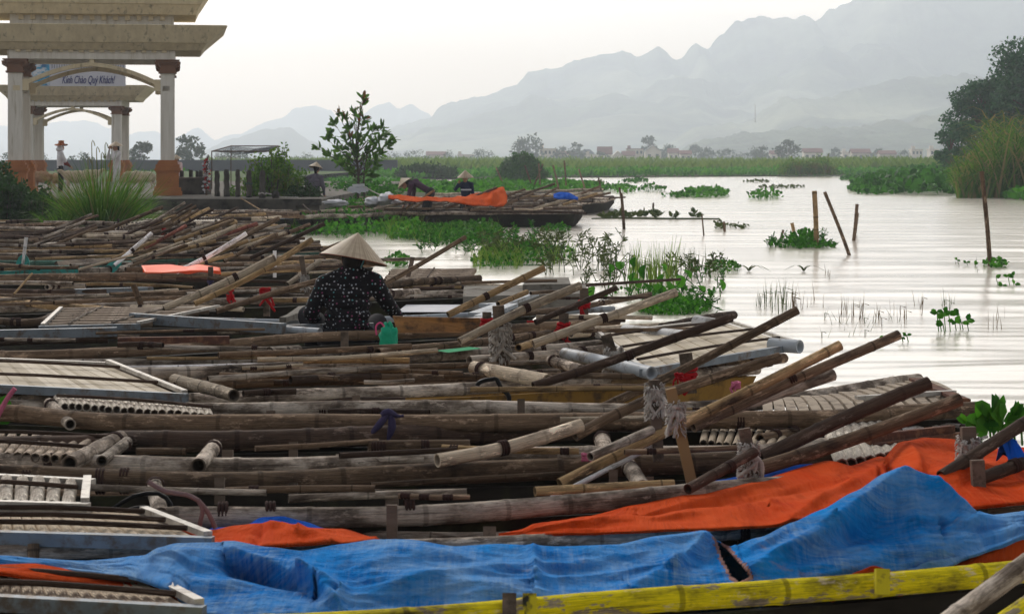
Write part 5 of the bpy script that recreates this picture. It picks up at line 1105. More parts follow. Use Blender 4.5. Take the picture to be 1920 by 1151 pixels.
big=[
(1050,910,1575,645,21,'tan','clean yellowish bamboo oar, the lighter of the crossing pair at the right centre',dict(d=8.05,dd=.5,mid=(1300,782))),
(1300,800,1684,626,20,'brown','longest gray-brown oar, its end farthest right over the water behind the yellowish one',dict(d=8.35,dd=.5,mid=(1500,702))),
(1310,776+10,1562,702,24,'gray','short thick gray oar end below the crossing pair',dict(d=8.5)),
(1078,815,1462,668,21,'brown','oar whose split pale lower end rests left of the frayed ropes',dict(d=8.6,mid=(1205,752))),
(820,862,1090,796,26,'light','split pale lower shaft of bamboo lying on the third boat',dict(z=.52,mid=(950,838))),
(1084,784,1495,582,17,'brown','slim dark oar rising steepest behind the red tie',dict(z=.55,mid=(1264,696),d=10.9)),
(1000,722,1372,598,17,'dark','dark oar crossing the bright slatted bow deck',dict(z=.55,mid=(1151,676))),
(862,640,1088,535,16,'light','pale thick oar leaning through the red-tied posts',dict(z=.6,mid=(985,578))),
(1000,645,1268,546,16,'light','long pale oar with one dark joint pointing to the round leaves',dict(z=.6)),
(840,590,1020,503,13,'tan','short honey-colored oar tied with red cloth above the woman\'s boat',dict(z=.6)),
(934,570,988,547,10,'tan','stubby tan oar end behind the red-tied posts',dict(z=.6)),
(1004,604,1156,539,11,'dark','dark slim oar end left of the long pale oar',dict(z=.6)),
(1404,888,1800,744,27,'brown','thick brown oar lying over the slats beside the orange tarp',dict(d=7.95,mid=(1537,844))),
(1290,915,1415,850,20,'dark','dark lower shaft emerging from the orange tarp edge',dict(z=.5)),
(1425,858,1742,724,27,'dark','dark chocolate-brown oar pointing at the rusty steel angle',dict(d=8.1,mid=(1567,797))),
(1765,892,1960,768,24,'dark','dark oar rising out of the right frame edge above the blue tarp peak',dict(z=.55,d=7.3)),
(1838,898,1990,838,24,'dark','dark pole below the right edge oar',dict(z=.55,d=7.25)),
(1740,1190,1960,1035,40,'gray','thick gray bamboo in the bottom right corner',dict(z=.6,d=5.2)),
(1840,1200,1990,1090,34,'yellow','yellow-spattered bamboo in the bottom right corner below the gray one',dict(z=.6,d=5.1)),
(700,545,873,443,9,'brown','lone slim oar right of the cone hat pointing over the water',dict(z=.55)),
(482,674,820,657,9,'light','long light flat shaft lying across the rails in front of the woman',dict(z=.55,mid=(640,671))),
(1107,856,1222,808,17,'gray','gray shaft just above the yellowish oar',dict(z=.55)),
]
for a in big: oar(*a[:7],**a[7])
tw=oar(1028,936,1225,836,10,'white','white painted shaft alongside the lower half of the yellowish oar',d=7.95)
big2=[
(307,578,515,481,13,'light','pale jointed oar with a dark cloth end left of the woman',dict(mid=(417,531),r1=1.1)),
(365,570,586,449,11,'tan','long tan oar running just right of the pale jointed one',dict(mid=(470,520))),
(406,583,600,528,11,'brown','brown oar ending behind the woman\'s left shoulder',dict()),
(331,510,462,436,9,'white','whitewashed oar with a navy cloth tie and pink knot',dict(mid=(386,482))),
(297,476,443,424,9,'light','pale oar crossing the raft above the whitewashed one',dict(mid=(390,448))),
(330,472,420,436,8,'brown','brown shaft doubled under the pale crossing oar',dict()),
(271,466,349,423,7,'red','reddish dark oar tied with red cloth',dict()),
(333,419,393,392,8,'tan','thick tan oar end resting against the quay',dict()),
(400,410,446,388,5,'dark','thin dark oar end against the quay wall',dict()),
(440,455,523,410,9,'brown','brown oar pointing up just left of the tall hyacinth clump',dict(mid=(480,432))),
(400,448,482,421,8,'red','short red-painted oar near the quay',dict()),
(505,450,581,421,7,'brown','slim brown oar in front of the tall hyacinth clump',dict()),
(470,484,608,421,8,'dark','dark straight oar in front of the tall hyacinth clump',dict(mid=(545,450))),
(420,490,520,440,8,'brown','brown oar left of the dark straight oar',dict()),
(539,533,600,489,9,'light','pale oar stub at the woman\'s left shoulder',dict()),
(440,452,500,437,7,'brown','low brown oar tip under the hyacinth clump',dict()),
(455,456,522,439,6,'tan','orange-tan oar tip under the hyacinth clump',dict()),
(262,432,347,380,5,'gray','gray oar leaning on the quay, leftmost of the bundle',dict()),
(275,432,360,383,5,'dark','second oar of the bundle leaning on the quay',dict()),
(290,432,368,386,5,'brown','third oar of the bundle leaning on the quay',dict()),
(300,428,358,396,5,'tan','short tan oar within the quay bundle',dict()),
(310,430,372,394,6,'brown','fourth brown oar of the quay bundle',dict()),
(318,434,400,393,5,'dark','last dark oar of the quay bundle',dict()),
(240,438,330,404,5,'tan','low tan oar crossing below the quay bundle',dict()),
(26,552,60,513,4,'tan','thin short stick leaning at the far left over the brown rail',dict()),
(452,372,500,401,2.5,'tan','thin pale pole leaning down from the quay edge',dict(d=52,dd=-3)),
(568,384,586,400,3,'dark','short dark pole leaning at the jetty corner',dict(d=51,dd=-1)),
(600,470,640,455,6,'brown','brown oar tip just left of the cone hat',dict()),
(480,560,560,540,7,'brown','low brown shaft behind the red-tied post',dict()),
(150,440,287,433,5,'gray','gray shaft lying at the foot of the grass tussock',dict()),
]
for a in big2: oar(*a[:7],**a[7])
oar(214,498,284,440,8,'white','teal-bladed white paddle leaning over the teal-edged boat',blade=(.28,.11,'teal'))
oar(43,496,49,446,7,'white','upright white paddle with a teal blade at the far left',dd=0,blade=(.30,.17,'teal'))
# random short oars of the far raft
ORD='first second third fourth fifth sixth seventh eighth ninth tenth eleventh twelfth thirteenth fourteenth fifteenth sixteenth seventeenth eighteenth nineteenth twentieth'.split(); ORD+=['twenty-'+q for q in ORD[:9]]+['thirtieth']+['thirty-'+q for q in ORD[:9]]+['fortieth']
for i,x in enumerate(sorted(RB.uniform(60,470) for _ in range(40))):
    pass; y=RB.uniform(438,505) if i%3 else RB.uniform(425,450); ln=RB.uniform(50,110)
    if y>470 and x<130: continue
    oar(x,y,x+ln,y-ln*RB.uniform(.22,.42),RB.uniform(4.5,7.5),RB.choice(ms),'slantwise bamboo oar on the packed raft, %s from the left by its lower end'%ORD[i],group='oars on the packed raft')
# standing posts with rope near front right
post(B[3],1226,712,850,20,'dark','fray',z=.5,round_=False,ty=.80,px2=1234,d=8.25)
post(B[2],1257,728,892,20,'tan','fray',z=.50,round_=False,ty=.74,px2=1294,d=7.9)
post(B[3],1832,862,962,24,'dark',None,z=.45,round_=False,px2=1838,d=7.2)
post(B[3],1815,800,880,26,'dark','fray',z=.45,round_=False,px2=1818,d=7.6)
mkrail([(1780,975),(1850,962),(1990,952)],.45,24,'brown',B[2])
knot(D(1273,705,10.6),.05,'clothred',B[5]); knot(D(1380,722,10.2),.05,'clothpink',B[5],name='pink_tie'); knot(D(497,548,16.5),.10,'clothred',B[8]); knot(D(430,540,17.5),.08,'clothred',B[8])
knot(D(1100,857,8.2),.045,'clothpink',B[3],1,'pink_tie')
# purple cloth on B4 rails
mb=MB()
for P in ([(715,778),(728,772),(745,780),(757,779)],[(728,775),(712,795),(697,812),(690,828)],[(733,778),(735,800),(729,820),(727,830)],[(727,826),(736,840),(744,858)]):
    Q=catmull([D(x,y,9.2) for x,y in P],.03); mb.tube(Q,[.012+.006*math.sin(i*.9)+(.012*i/len(Q) if P[-1][1]>850 else 0) for i in range(len(Q))],6)
tag(mb.build('cloth_strip',M['clothpurple'],None,True),'twisted dark purple cloth strip knotted over the middle rails','cloth')
# pink/blue tied cord at left edge
mb=MB(); mb.tube(catmull([D(28,728,9.6),D(15,745,9.6),D(2,768,9.6),D(-8,790,9.6)],.03),.012,6); knotp=mb.build('cord',M['clothpink'],None,True); tag(knotp,'pink braided cord hanging from the gray frame at the left edge','cord')
# mauve string and black cable lower left
mb=MB()
for P in ([(278,903),(310,921),(350,927),(372,938)],[(372,938),(380,955),(376,975),(372,1000)],[(372,938),(390,960),(404,990)]): mb.tube(catmull([D(x,y,6.9) for x,y in P],.03),.008,6)
tag(mb.build('string',M['clothpink'] if False else mat_plain('mauve_string',(.20,.13,.13),(.14,.09,.09),20),None,True),'mauve string tied to the eyelet of the orange sheet','string')
mb=MB(); mb.tube(catmull([D(x,y,7.3) for x,y in ((210,955),(250,930),(297,925),(320,945),(322,975))],.04),.008,6); mb.tube(catmull([D(x,y,7.25) for x,y in ((235,958),(270,950),(300,965),(305,985))],.04),.008,6)
tag(mb.build('cable',M['black'],None,True),'thin black cable looping over the second boat','cable')
# ---------------------------------------------------------------- tarps
def tarp(name,top,bot,mat,label,nx=150,ny=26,amp=.02,skirt=.02,folds=(),seed=1,hole=None,us=1.,lipz=0.,puff=0.,cat='tarp',bs=.003):
    def samp(pts,u):
        x=pts[0][0]+(pts[-1][0]-pts[0][0])*u
        for a,b_ in zip(pts,pts[1:]):
            if a[0]<=x<=b_[0]+1e-6:
                t=(x-a[0])/(b_[0]-a[0]); t=t*t*(3-2*t)*.5+t*.5; return (x,a[1]+(b_[1]-a[1])*t,a[2]+(b_[2]-a[2])*t)
        return pts[-1]
    vs=[];uv=[];rows=ny+6
    for j in range(rows+1):
        v=min(1,j/ny)
        for i in range(nx+1):
            u=i/nx; T=samp(top,u);Bm=samp(bot,u); px=T[0]+(Bm[0]-T[0])*v; py=T[1]+(Bm[1]-T[1])*v; d=T[2]+(Bm[2]-T[2])*v
            fo=0
            for (xa,ya,xb,yb,w_,am) in folds:
                dx,dy=xb-xa,yb-ya; q=max(0,min(1,((px-xa)*dx+(py-ya)*dy)/(dx*dx+dy*dy))); r_=math.hypot(px-xa-q*dx,py-ya-q*dy); side=((px-xa)*dy-(py-ya)*dx)
                fo+=am*1.35*math.exp(-(r_/w_)**1.35)*math.sin(PI*min(1,.25+q*.75) if q<1 else PI*.5)**.3
            p=D(px,py,d); k=noise.fractal(Vector((p.x*2.2+seed,py*.012,seed)),1,2,5)+.8*(1-abs(noise.noise(Vector((p.x*2.3+v*2.6,v*2.4-p.x*.8+seed,5)))*3.2))*.5+.35*(1-abs(noise.noise(Vector((p.x*6.1-v*5,v*6+p.x*2+seed,8)))*3.2))*.5
            e=math.sin(PI*min(1,v))**.5 if v<1 else .3
            off=amp*k*(.25+e)+fo*(.3+.7*e)+puff*e
            p+=Vector((0,-.75,.45))*off
            if j>ny: 
                s=(j-ny)/6; p+=Vector((0,.03*math.sin(s*3),-.0-skirt*.25*s))
            vs.append(p); uv.append((p.x*us,(py*-.0018*us*3)+v*.3))
    # back skirt from the top row
    k=nx+1; fs=[]; edge=set()
    for j in range(rows):
        for i in range(nx):
            if hole:
                q=vs[j*k+i]; X=960+q.x/q.y*F; Y=HY+(H-q.z)/q.y*F
                inside=False; n_=len(hole)
                for a in range(n_):
                    (xa,ya),(xb,yb)=hole[a],hole[(a+1)%n_]
                    if (ya>Y)!=(yb>Y) and X<(xb-xa)*(Y-ya)/(yb-ya)+xa: inside=not inside
                if inside: continue
                if min(math.hypot(X-xa-(xb-xa)*t_,Y-ya-(yb-ya)*t_) for (xa,ya),(xb,yb) in zip(hole,hole[1:]+hole[:1]) for t_ in (0,.25,.5,.75,1))<6.5+3*noise.noise(Vector((X*.2,Y*.2,1))): edge.add(len(fs))
            fs.append((j*k+i,(j+1)*k+i,(j+1)*k+i+1,j*k+i+1))
    b0=len(vs)
    for j in range(1,6):
        for i in range(nx+1):
            q=vs[i]; vs.append((q[0],q[1]+(.07 if bs>.005 else .02)*j,q[2]-bs*j*j-.01*noise.noise(Vector((q[0]*3,j,0))))); uv.append((uv[i][0],uv[i][1]-.07*j))
    for j in range(5):
        for i in range(nx):
            a=i if j==0 else b0+(j-1)*k+i; b_=b0+j*k+i; fs.append((a,a+1,b_+1,b_))
    mb=MB(); mb.add(vs,fs,0,uv); o=mb.build(name,[mat,M['torn']],None,True)
    for q in edge: o.data.polygons[q].material_index=1
    m_=o.modifiers.new('s','SOLIDIFY'); m_.thickness=.004; m_.offset=0
    return tag(o,label,cat)
zt=lambda y,z:(H-z)*F/(y-HY)
blue_top=[(-80,1042),(0,1044),(60,1050),(150,1053),(225,1048),(270,1046),(300,1030),(330,1021),(440,1016),(500,1026),(560,1033),(640,1022),(700,1014),(770,1014),(850,1026),(930,1022),(1050,1025),(1160,1022),(1240,1008),(1328,999),(1345,1012),(1375,1024),(1430,1008),(1485,982),(1540,960),(1610,925),(1665,893),(1692,884),(1720,890),(1755,897),(1772,912),(1800,938),(1835,966),(1870,968),(1925,960),(1990,950)]
blue_bot=[(-80,1058),(0,1062),(120,1070),(230,1085),(320,1108),(345,1130),(360,1150),(500,1158),(700,1152),(900,1140),(1100,1128),(1300,1118),(1500,1104),(1570,1098),(1640,1080),(1700,1082),(1760,1070),(1820,1045),(1870,1028),(1925,1008),(1990,985)]
def raild(x):
    tb=[(-80,6.15),(120,6.05),(300,5.85),(360,5.68),(620,5.78),(1100,5.86),(1420,5.99),(1570,6.05),(1890,6.30),(1990,6.35)]
    for (a,u),(c,v) in zip(tb,tb[1:]):
        if a<=x<=c: return u+(v-u)*(x-a)/(c-a)
    return 6.3
bt=[(x,y,6.35 if x<1500 else 6.3+.25*min(1,(x-1500)/200)) for x,y in blue_top]; bb=[(x,y,raild(x)) for x,y in blue_bot]
folds=[(-40,1062,330,1100,16,.05),(440,1035,560,1075,14,.07),(560,1070,640,1110,12,.09),(600,1100,650,1150,12,.08),(430,1055,590,1100,14,-.10),(1000,1020,1003,1080,9,.05),(1692,884,1560,980,26,.07),(1560,980,1400,1080,20,.06),(1320,1005,1265,1060,16,.06),(1265,1060,1180,1110,18,.05),(1290,1040,1380,1015,20,-.06),(1700,900,1740,1060,40,.06),(1760,905,1830,970,16,.05),(1600,1000,1760,985,26,-.05),(1780,990,1925,985,20,.05),(1640,1060,1500,1095,20,.04),(250,1060,420,1030,20,.05),(750,1030,1000,1080,22,.04),(700,1080,1000,1120,26,.05)]
tarp('blue_tarp',bt,bb,M['blue'],'large faded blue tarp with a torn hole draped over the nearest boat',nx=640,ny=84,amp=.036,bs=.012,folds=folds,seed=2,hole=[(1340,1005),(1362,1030),(1392,1062),(1405,1080),(1385,1092),(1370,1080),(1352,1045)])
tarp('orange_tarp',[(x,y,d) for x,y,d in ((935,1006,7.2),(1100,970,7.3),(1200,950,7.4),(1300,924,7.6),(1430,898,7.8),(1560,866,8.1),(1600,876,8.1),(1665,856,8.2),(1690,834,8.3),(1740,822,8.3),(1790,824,8.3),(1810,846,8.2),(1860,842,8.2),(1990,838,8.1))],[(x,y,d) for x,y,d in ((935,1010,6.9),(1100,1004,6.85),(1300,993,6.8),(1460,986,6.75),(1560,975,6.75),(1690,960,6.75),(1800,955,6.8),(1850,952,6.9),(1990,935,7.0))],M['orange'],'big crumpled orange tarp rising to the right behind the blue tarp',nx=240,ny=36,amp=.036,seed=5,bs=.008,folds=[(1200,965,1640,900,10,-.05),(1480,980,1660,880,14,.08),(1668,850,1668,920,9,-.09),(1700,835,1720,900,14,.06),(1000,1000,1440,950,12,.04),(1760,900,1920,880,14,.06),(1560,960,1700,905,16,.05)],puff=.02)
tarp('blue_strip',[(1270,924,7.9),(1350,900,8.0),(1430,884,8.1),(1500,872,8.2),(1548,868,8.3)],[(1275,934,7.75),(1350,918,7.85),(1430,904,7.95),(1500,892,8.1),(1555,880,8.2)],M['blue2'],'bright blue lining edge showing along the top of the big orange tarp',nx=40,ny=6,amp=.01,seed=3)
tarp('blue_strip',[(1880,832,7.5),(1893,820,7.5),(1906,826,7.5)],[(1893,872,7.4),(1905,868,7.4),(1925,860,7.4)],M['blue2'],'small bright blue cloth end at the right frame edge',nx=12,ny=8,amp=.008,seed=3)
tarp('orange_tarp',[(340,992,6.9),(400,994,6.9),(440,986,6.9),(500,979,6.95),(530,984,6.95),(570,990,6.9),(640,993,6.85),(700,1010,6.8)],[(340,1003,6.7),(400,1020,6.6),(470,1024,6.5),(560,1024,6.5),(640,1020,6.5),(710,1013,6.6)],M['orange'],'small orange tarp heap between the second boat and the blue tarp',nx=60,ny=12,amp=.03,seed=7,folds=[(490,985,480,1015,8,-.05),(510,985,560,1005,10,.06),(560,1000,620,1018,10,.05)])
tarp('blue_strip',[(375,1004,7.1),(400,990,7.1),(460,986,7.1),(490,970,7.1),(530,968,7.1),(570,978,7.1),(610,992,7.1)],[(375,1008,7.0),(400,998,7.0),(460,992,7.0),(490,990,7.0),(530,992,7.0),(570,996,7.0),(620,1000,7.0)],M['blue2'],'bright blue cloth peeking out above the small orange heap',nx=30,ny=6,amp=.012,seed=9)
tarp('orange_tarp',[(-60,1060,6.05),(0,1060,6.05),(60,1058,6.05),(150,1072,6.03),(240,1082,6.0),(326,1106,5.98)],[(-60,1074,5.9),(0,1074,5.9),(60,1084,5.9),(150,1092,5.9),(240,1100,5.9),(330,1118,5.9)],M['orange'],'narrow orange cloth under the left end of the blue tarp',nx=60,ny=8,amp=.02,seed=12)
tarp('orange_tarp',[(1568,1094,6.03),(1610,1072,6.02),(1640,1062,6.02),(1680,1074,6.04),(1705,1084,6.06)],[(1560,1112,5.99),(1610,1110,6.0),(1640,1108,6.0),(1680,1104,6.02),(1710,1100,6.04)],M['orange'],'small red-orange corner under the blue tarp beside the black-marked yellow block',nx=30,ny=8,amp=.012,seed=14)
tarp('orange_tarp',[(1755,1076,6.27),(1800,1056,6.28),(1850,1038,6.3),(1925,1004,6.34),(1990,980,6.38)],[(1755,1092,6.22),(1800,1088,6.24),(1850,1084,6.27),(1925,1062,6.32),(1990,1040,6.36)],M['orange'],'red-orange cloth edge at the lower right under the blue tarp',nx=40,ny=8,amp=.012,seed=15)
tarp('orange_sheet',[(265,498,21),(320,496,21.2),(350,500,21.2),(372,496,21.2),(412,502,21)],[(272,511,20.3),(320,511,20.3),(372,510,20.3),(412,508,20.3)],mat_plain('fluorescent_orange',(.95,.10,.035),(.9,.16,.06),3,.5),'fluorescent orange sheet lying inside the teal-edged boat',nx=40,ny=6,amp=.03,seed=16)
# black marks on yellow block
# white foam boat bow + lotus leaves lower right
fb=boat('white hull of a small boat showing behind the orange tarp at the right',[(1700,842),(1790,834),(1850,818)],[(1690,806),(1760,796),(1830,802)],.42,.42,(8,8),('white','white'),('styro','styro'))
t=MB(); r_=random.Random(3)
for (px,py,sz) in ((1842,785,.09),(1862,780,.12),(1880,790,.11),(1895,785,.10),(1812,793,.06),(1855,800,.1),(1900,800,.08),(1826,800,.05),(1915,808,.08),(1872,805,.1)):
    e=D(px,py,8.9); b_=D(px+r_.uniform(-5,5),835,8.9); t.tube([b_,(b_+e)/2,e],.005,5)
    for k in range(5):
        nn=(Vector((r_.uniform(-1.2,1.2),-.8,.5))).normalized(); t.leaf(e,Vector((r_.uniform(-1,1),-.2,r_.uniform(-.3,1))),nn,sz*.85,sz*.6)
tag(t.build('broad_leaf_plant',M['hyab']),'bright broad-leaved water plant between the white hull and the right-edge oar','plants')
t=MB()
for (px,py) in ((10,775),(20,790),(5,795)):
    e=D(px,py,9.7); t.leaf(e-Vector((0.03,0,.03)),Vector((r_.uniform(-.4,.4),0,1)),Vector((0,-1,.3)),.12,.09)
t.tube([D(8,820,9.7),D(10,780,9.7)],.004,4); tag(t.build('leafy_sprig',M['hya']),'small round-leaved sprig between the boats at the left edge','plants')
# concrete slabs right of woman
mb=MB(); 
def slabq(mb,BL,BR,FR,FL,z,h):
    c=[G(*p,z) for p in (BL,BR,FR,FL)]; lo=[q-Vector((0,0,h)) for q in c]; mb.add(c+lo,[(0,1,2,3),(7,6,5,4),(0,4,5,1),(1,5,6,2),(2,6,7,3),(3,7,4,0)])
slabq(mb,(870,536),(1098,533),(1102,550),(868,556),.48,.12); tag(mb.build('concrete_slab',M['concl']),'wide pale concrete slab at the water edge behind the red-tied posts','slab')
mb=MB(); slabq(mb,(990,521),(1066,520),(1070,532),(980,534),.53,.09); tag(mb.build('concrete_slab',M['concl']),'smaller concrete slab lying on top of the wide slab','slab')
# wooden board in front of woman's hand
mb=MB(); a=G(740,628,.50); e=G(925,622,.52); 
A_=[D(736,592,14.2),D(760,594,14.2),D(930,597,14.3),D(930,618,14.3),D(906,624,14.2),D(745,624,14.1)]; Bk=[p+Vector((0,.03,0)) for p in A_]; n_=6
mb.add(A_+Bk,[tuple(range(n_)),tuple(range(2*n_-1,n_-1,-1))]+[(i,n_+i,n_+(i+1)%n_,(i+1)%n_) for i in range(n_)]); tag(mb.build('wooden_board',mat_plain('warm_plank',(.34,.16,.05),(.20,.10,.04),4,.6,dirt=(.05,.03,.02),ds=3,sc=(1,4,6))),'warm brown wooden board standing on edge beside the woman\'s right hand','board')
# green bag
t=empty('bag',D(728,655,14.0),'green plastic bag with a pink handle at the woman\'s right side','bag'); mb=MB(); r_=random.Random(6)
def blobby(mb,c,rx,ry,rz,seed,n1=14,n2=18,k=.25):
    vs=[];
    for i in range(n1+1):
        for j in range(n2):
            th=PI*i/n1; ph=2*PI*j/n2; d=Vector((math.sin(th)*math.cos(ph),math.sin(th)*math.sin(ph),math.cos(th))); f=1+k*noise.fractal(d*2+Vector((seed,0,0)),1,2,3); vs.append(c+Vector((d.x*rx,d.y*ry,d.z*rz))*f)
    mb.add(vs,[(i*n2+j,(i+1)*n2+j,(i+1)*n2+(j+1)%n2,i*n2+(j+1)%n2) for i in range(n1) for j in range(n2)])
blobby(mb,D(728,636,14.0),.055,.05,.10,4,k=.5); mb.tube(catmull([D(730,618,14.0),D(733,610,14.0),D(728,604,14.0)],.01),.016,6)
o=mb.build('sack',mat_plain('green_plastic',(.01,.30,.16),(.02,.42,.25),14,.35),t,True)
mb=MB(); mb.tube(catmull([D(x,y,13.98) for x,y in ((706,628),(705,612),(713,605),(720,612),(722,622))],.01),.006,6); mb.build('handle',mat_plain('pink_plastic',(.7,.1,.25),(.6,.08,.2)),t,True)
mb=MB(); A_=[G(818,657,.5),G(880,650,.5),G(905,653,.5),G(840,661,.5)]; mb.add(A_,[(0,1,2,3)]); m_=tag(mb.build('green_cloth',mat_plain('green_cloth',(.02,.30,.12),(.02,.22,.1))),'flat bright green cloth lying behind the frayed rope post','cloth')
# ---------------------------------------------------------------- far boat group
H2=('hull','hull')
FB=[]
def fboat(label,near,far,z,ms_,th=6,extra=()):
    t=boat(label,near,far,z,z,(th,th),ms_,H2,extra=extra,group='far group of moored boats'); FB.append(t); return t
fboat('far boat nearest to us with its dark hull and pointed bow over open water',[(560,408),(780,400),(980,398),(1070,398),(1092,396)],[(560,398),(780,392),(960,390),(1092,391)],.38,('gray','brown'),7,extra=(([(790,392),(900,396),(1100,399)],.42,5,'dark'),([(700,388),(850,392),(960,394)],.42,5,'light')))
fboat('far boat second from us, its deck a pale rounded mat',[(600,397),(800,391),(1000,388),(1080,386)],[(600,388),(800,384),(1000,381),(1082,382)],.40,('light','brown'),6)
fboat('far boat with its bow farthest right beyond the bright stakes',[(700,388),(900,385),(1100,380),(1152,373)],[(700,378),(900,376),(1100,370),(1150,369)],.36,('gray','dark'),6)
fboat('far boat under the orange tarp where the bending person works',[(640,383),(800,378),(1000,374),(1120,370)],[(640,375),(800,371),(1000,367),(1128,362)],.40,('brown','light'),5)
fboat('far boat farthest back in which the person in navy stands',[(700,374),(850,370),(1000,365),(1130,361)],[(700,368),(850,364),(1000,359),(1130,355)],.40,('gray','light'),5)
for i in range(46):
    x=RB.uniform(640,1080); y=RB.uniform(366,394); ln=RB.uniform(40,110); par=RB.choice(FB)
    mkrail([(x,y),(x+ln/2,y-RB.uniform(-.5,1.5)),(x+ln,y-RB.uniform(-1,3))],.48,RB.uniform(3,5),RB.choice(ms),par,name='deck_pole',lash=False)
fo=[(760,392,814,356,'first'),(776,390,814,366,'second'),(835,392,932,352,'third'),(832,388,880,372,'fourth'),(868,392,958,372,'fifth'),(930,392,1000,362,'sixth'),(1000,378,1045,352,'seventh'),(1040,380,1125,350,'eighth'),(1000,392,1090,366,'ninth'),(900,385,985,355,'tenth'),(1055,384,1120,362,'eleventh'),(960,372,1040,345,'twelfth'),(1075,378,1145,362,'thirteenth'),(700,392,780,376,'fourteenth'),(735,376,790,388,'fifteenth')]
for a,b_,c_,d_,o_ in fo: oar(a,b_,c_,d_,4.5,RB.choice(['brown','light','gray','tan']),'slanting oar on the far boat group, %s counted from the left by its lower end'%o_,z=.5,group='oars on the far boats')
for k,(x0,y0,x1,y1) in enumerate(((945,352,930,315),(997,350,984,310),(1012,350,1010,306),(1047,355,1037,310),(1061,352,1058,301),(1097,358,1085,317),(1127,360,1122,333),(1000,350,1018,308),(960,400,957,362),(1098,372,1092,352))):
    stake(x0,y0,x1,y1,3.4,'upright mooring pole among the far boats, %s from the left'%['first','third','fourth','sixth','seventh','eighth','tenth','fifth','second','ninth'][k],'brown',z=.3,name='mooring_pole',cat='pole',group='mooring poles among the far boats')
tarp('orange_tarp',[(728,366,50.5),(760,367,50.5),(800,372,50.3),(830,371,50.3),(870,370,50.3),(900,362,50.5),(930,354,50.5),(944,350,50.5),(951,368,50.4)],[(728,372,49.5),(760,377,49.5),(800,378,49.3),(830,378,49),(870,384,49),(900,388,49),(930,388,49),(944,386,49),(951,380,49.3)],M['orangef'],'orange tarp spread over the far boats up to a peak at its right end',nx=70,ny=12,amp=.12,seed=20,folds=[(930,356,920,385,8,.15)])
tarp('blue_tarp',[(1038,364,50),(1050,361,50),(1066,362,50),(1084,370,50)],[(1038,371,49.4),(1052,374,49.4),(1068,374,49.4),(1084,374,49.4)],M['blue2'],'small bright blue sheet on the far boats right of the orange tarp',nx=24,ny=6,amp=.1,seed=22)
for (px,py,w_,h_,lab) in ((698,378,26,18,'white sack pile on the far boats, left heap'),(725,374,30,22,'large white sack on the far boats beside the orange tarp'),(630,381,40,13,'pale and red crumpled sacks lying on the bank side of the far boats'),(742,382,24,12,'small gray-white sack in front of the large white sack')):
    mb=MB(); c=D(px,py,50.8); blobby(mb,c,w_*50.8/F*.55,.3,h_*50.8/F*.5,px,k=.5); tag(mb.build('sack',M['bagw'],None,True),lab,'sack')
# ================================================================ people and animals
def ico(mb_bm,c,r,sub=2,rot=None):
    bmesh.ops.create_icosphere(mb_bm,subdivisions=sub,radius=1.,matrix=Matrix.Translation(c)@(rot.to_4x4() if rot else Matrix.Identity(4))@Matrix.Diagonal((*r,1)))
def blob(name,items,mat,parent,voxel=.012,smooth=4,place=None):
    bm=bmesh.new()
    for it in items:
        if it[0]=='e': ico(bm,Vector(it[1]),it[2],2,it[3] if len(it)>3 else None)
        else:
            _,p,q,r0,r1=it[:5]; p=Vector(p);q=Vector(q); n_=max(2,int((q-p).length/max(.4*min(r0,r1),.004))); n_=min(n_,26)
            for k in range(n_+1):
                t=k/n_; r_=r0+(r1-r0)*t; ico(bm,p.lerp(q,t),(r_,r_,r_),1 if r_<.02 else 2)
    me=bpy.data.meshes.new('tmp'); bm.to_mesh(me); bm.free(); ob=bpy.data.objects.new('tmp',me); C.objects.link(ob)
    m=ob.modifiers.new('r','REMESH'); m.mode='VOXEL'; m.voxel_size=voxel; s=ob.modifiers.new('s','SMOOTH'); s.iterations=smooth; s.factor=.5
    dg=bpy.context.evaluated_depsgraph_get(); dg.update(); m2=bpy.data.meshes.new_from_object(ob.evaluated_get(dg)); bpy.data.objects.remove(ob); bpy.data.meshes.remove(me)
    m2.name=name; m2.materials.clear(); m2.materials.append(mat); m2.polygons.foreach_set('use_smooth',[True]*len(m2.polygons))
    o=bpy.data.objects.new(name,m2); C.objects.link(o); o.parent=parent; return o
skin=mat_plain('skin',(.42,.25,.17),(.36,.2,.13),20,.55,bst=.05); hair=mat_plain('black_hair',(.012,.01,.01),(.02,.016,.015),60,.5)
hatm=mat_plain('palm_leaf_hat',(.62,.50,.37),(.48,.38,.27),3,.7,sc=(1,1,1),bst=.2)
def hatmat():
    m,n,b=nt('woven_cone_hat'); g=N(n,'TexCoord').outputs['Object']; sx=N(n,'SeparateXYZ'); n.links.new(g,sx.inputs[0])
    at=N(n,'Math',operation='ARCTAN2'); n.links.new(sx.outputs[1],at.inputs[0]); n.links.new(sx.outputs[0],at.inputs[1])
    cv=N(n,'CombineXYZ'); n.links.new(at.outputs[0],cv.inputs[0]); n.links.new(sx.outputs[2],cv.inputs[1])
    f=noi(n,1,cv.outputs[0],4,.6,(14,1.5,1)); h=noi(n,1,cv.outputs[0],2,.5,(1.5,40,1)); col=mix(n,ramp(n,f,[(.35,0.),(.65,1.)]),(.31,.24,.155),(.52,.42,.29)); col=mix(n,ramp(n,h,[(.45,0.),(.7,.5)]),col,(.28,.21,.15))
    n.links.new(col,b.inputs['Base Color']); b.inputs['Roughness'].default_value=.65; bump(n,b,f,.4,.004); return m
hm_=hatmat()
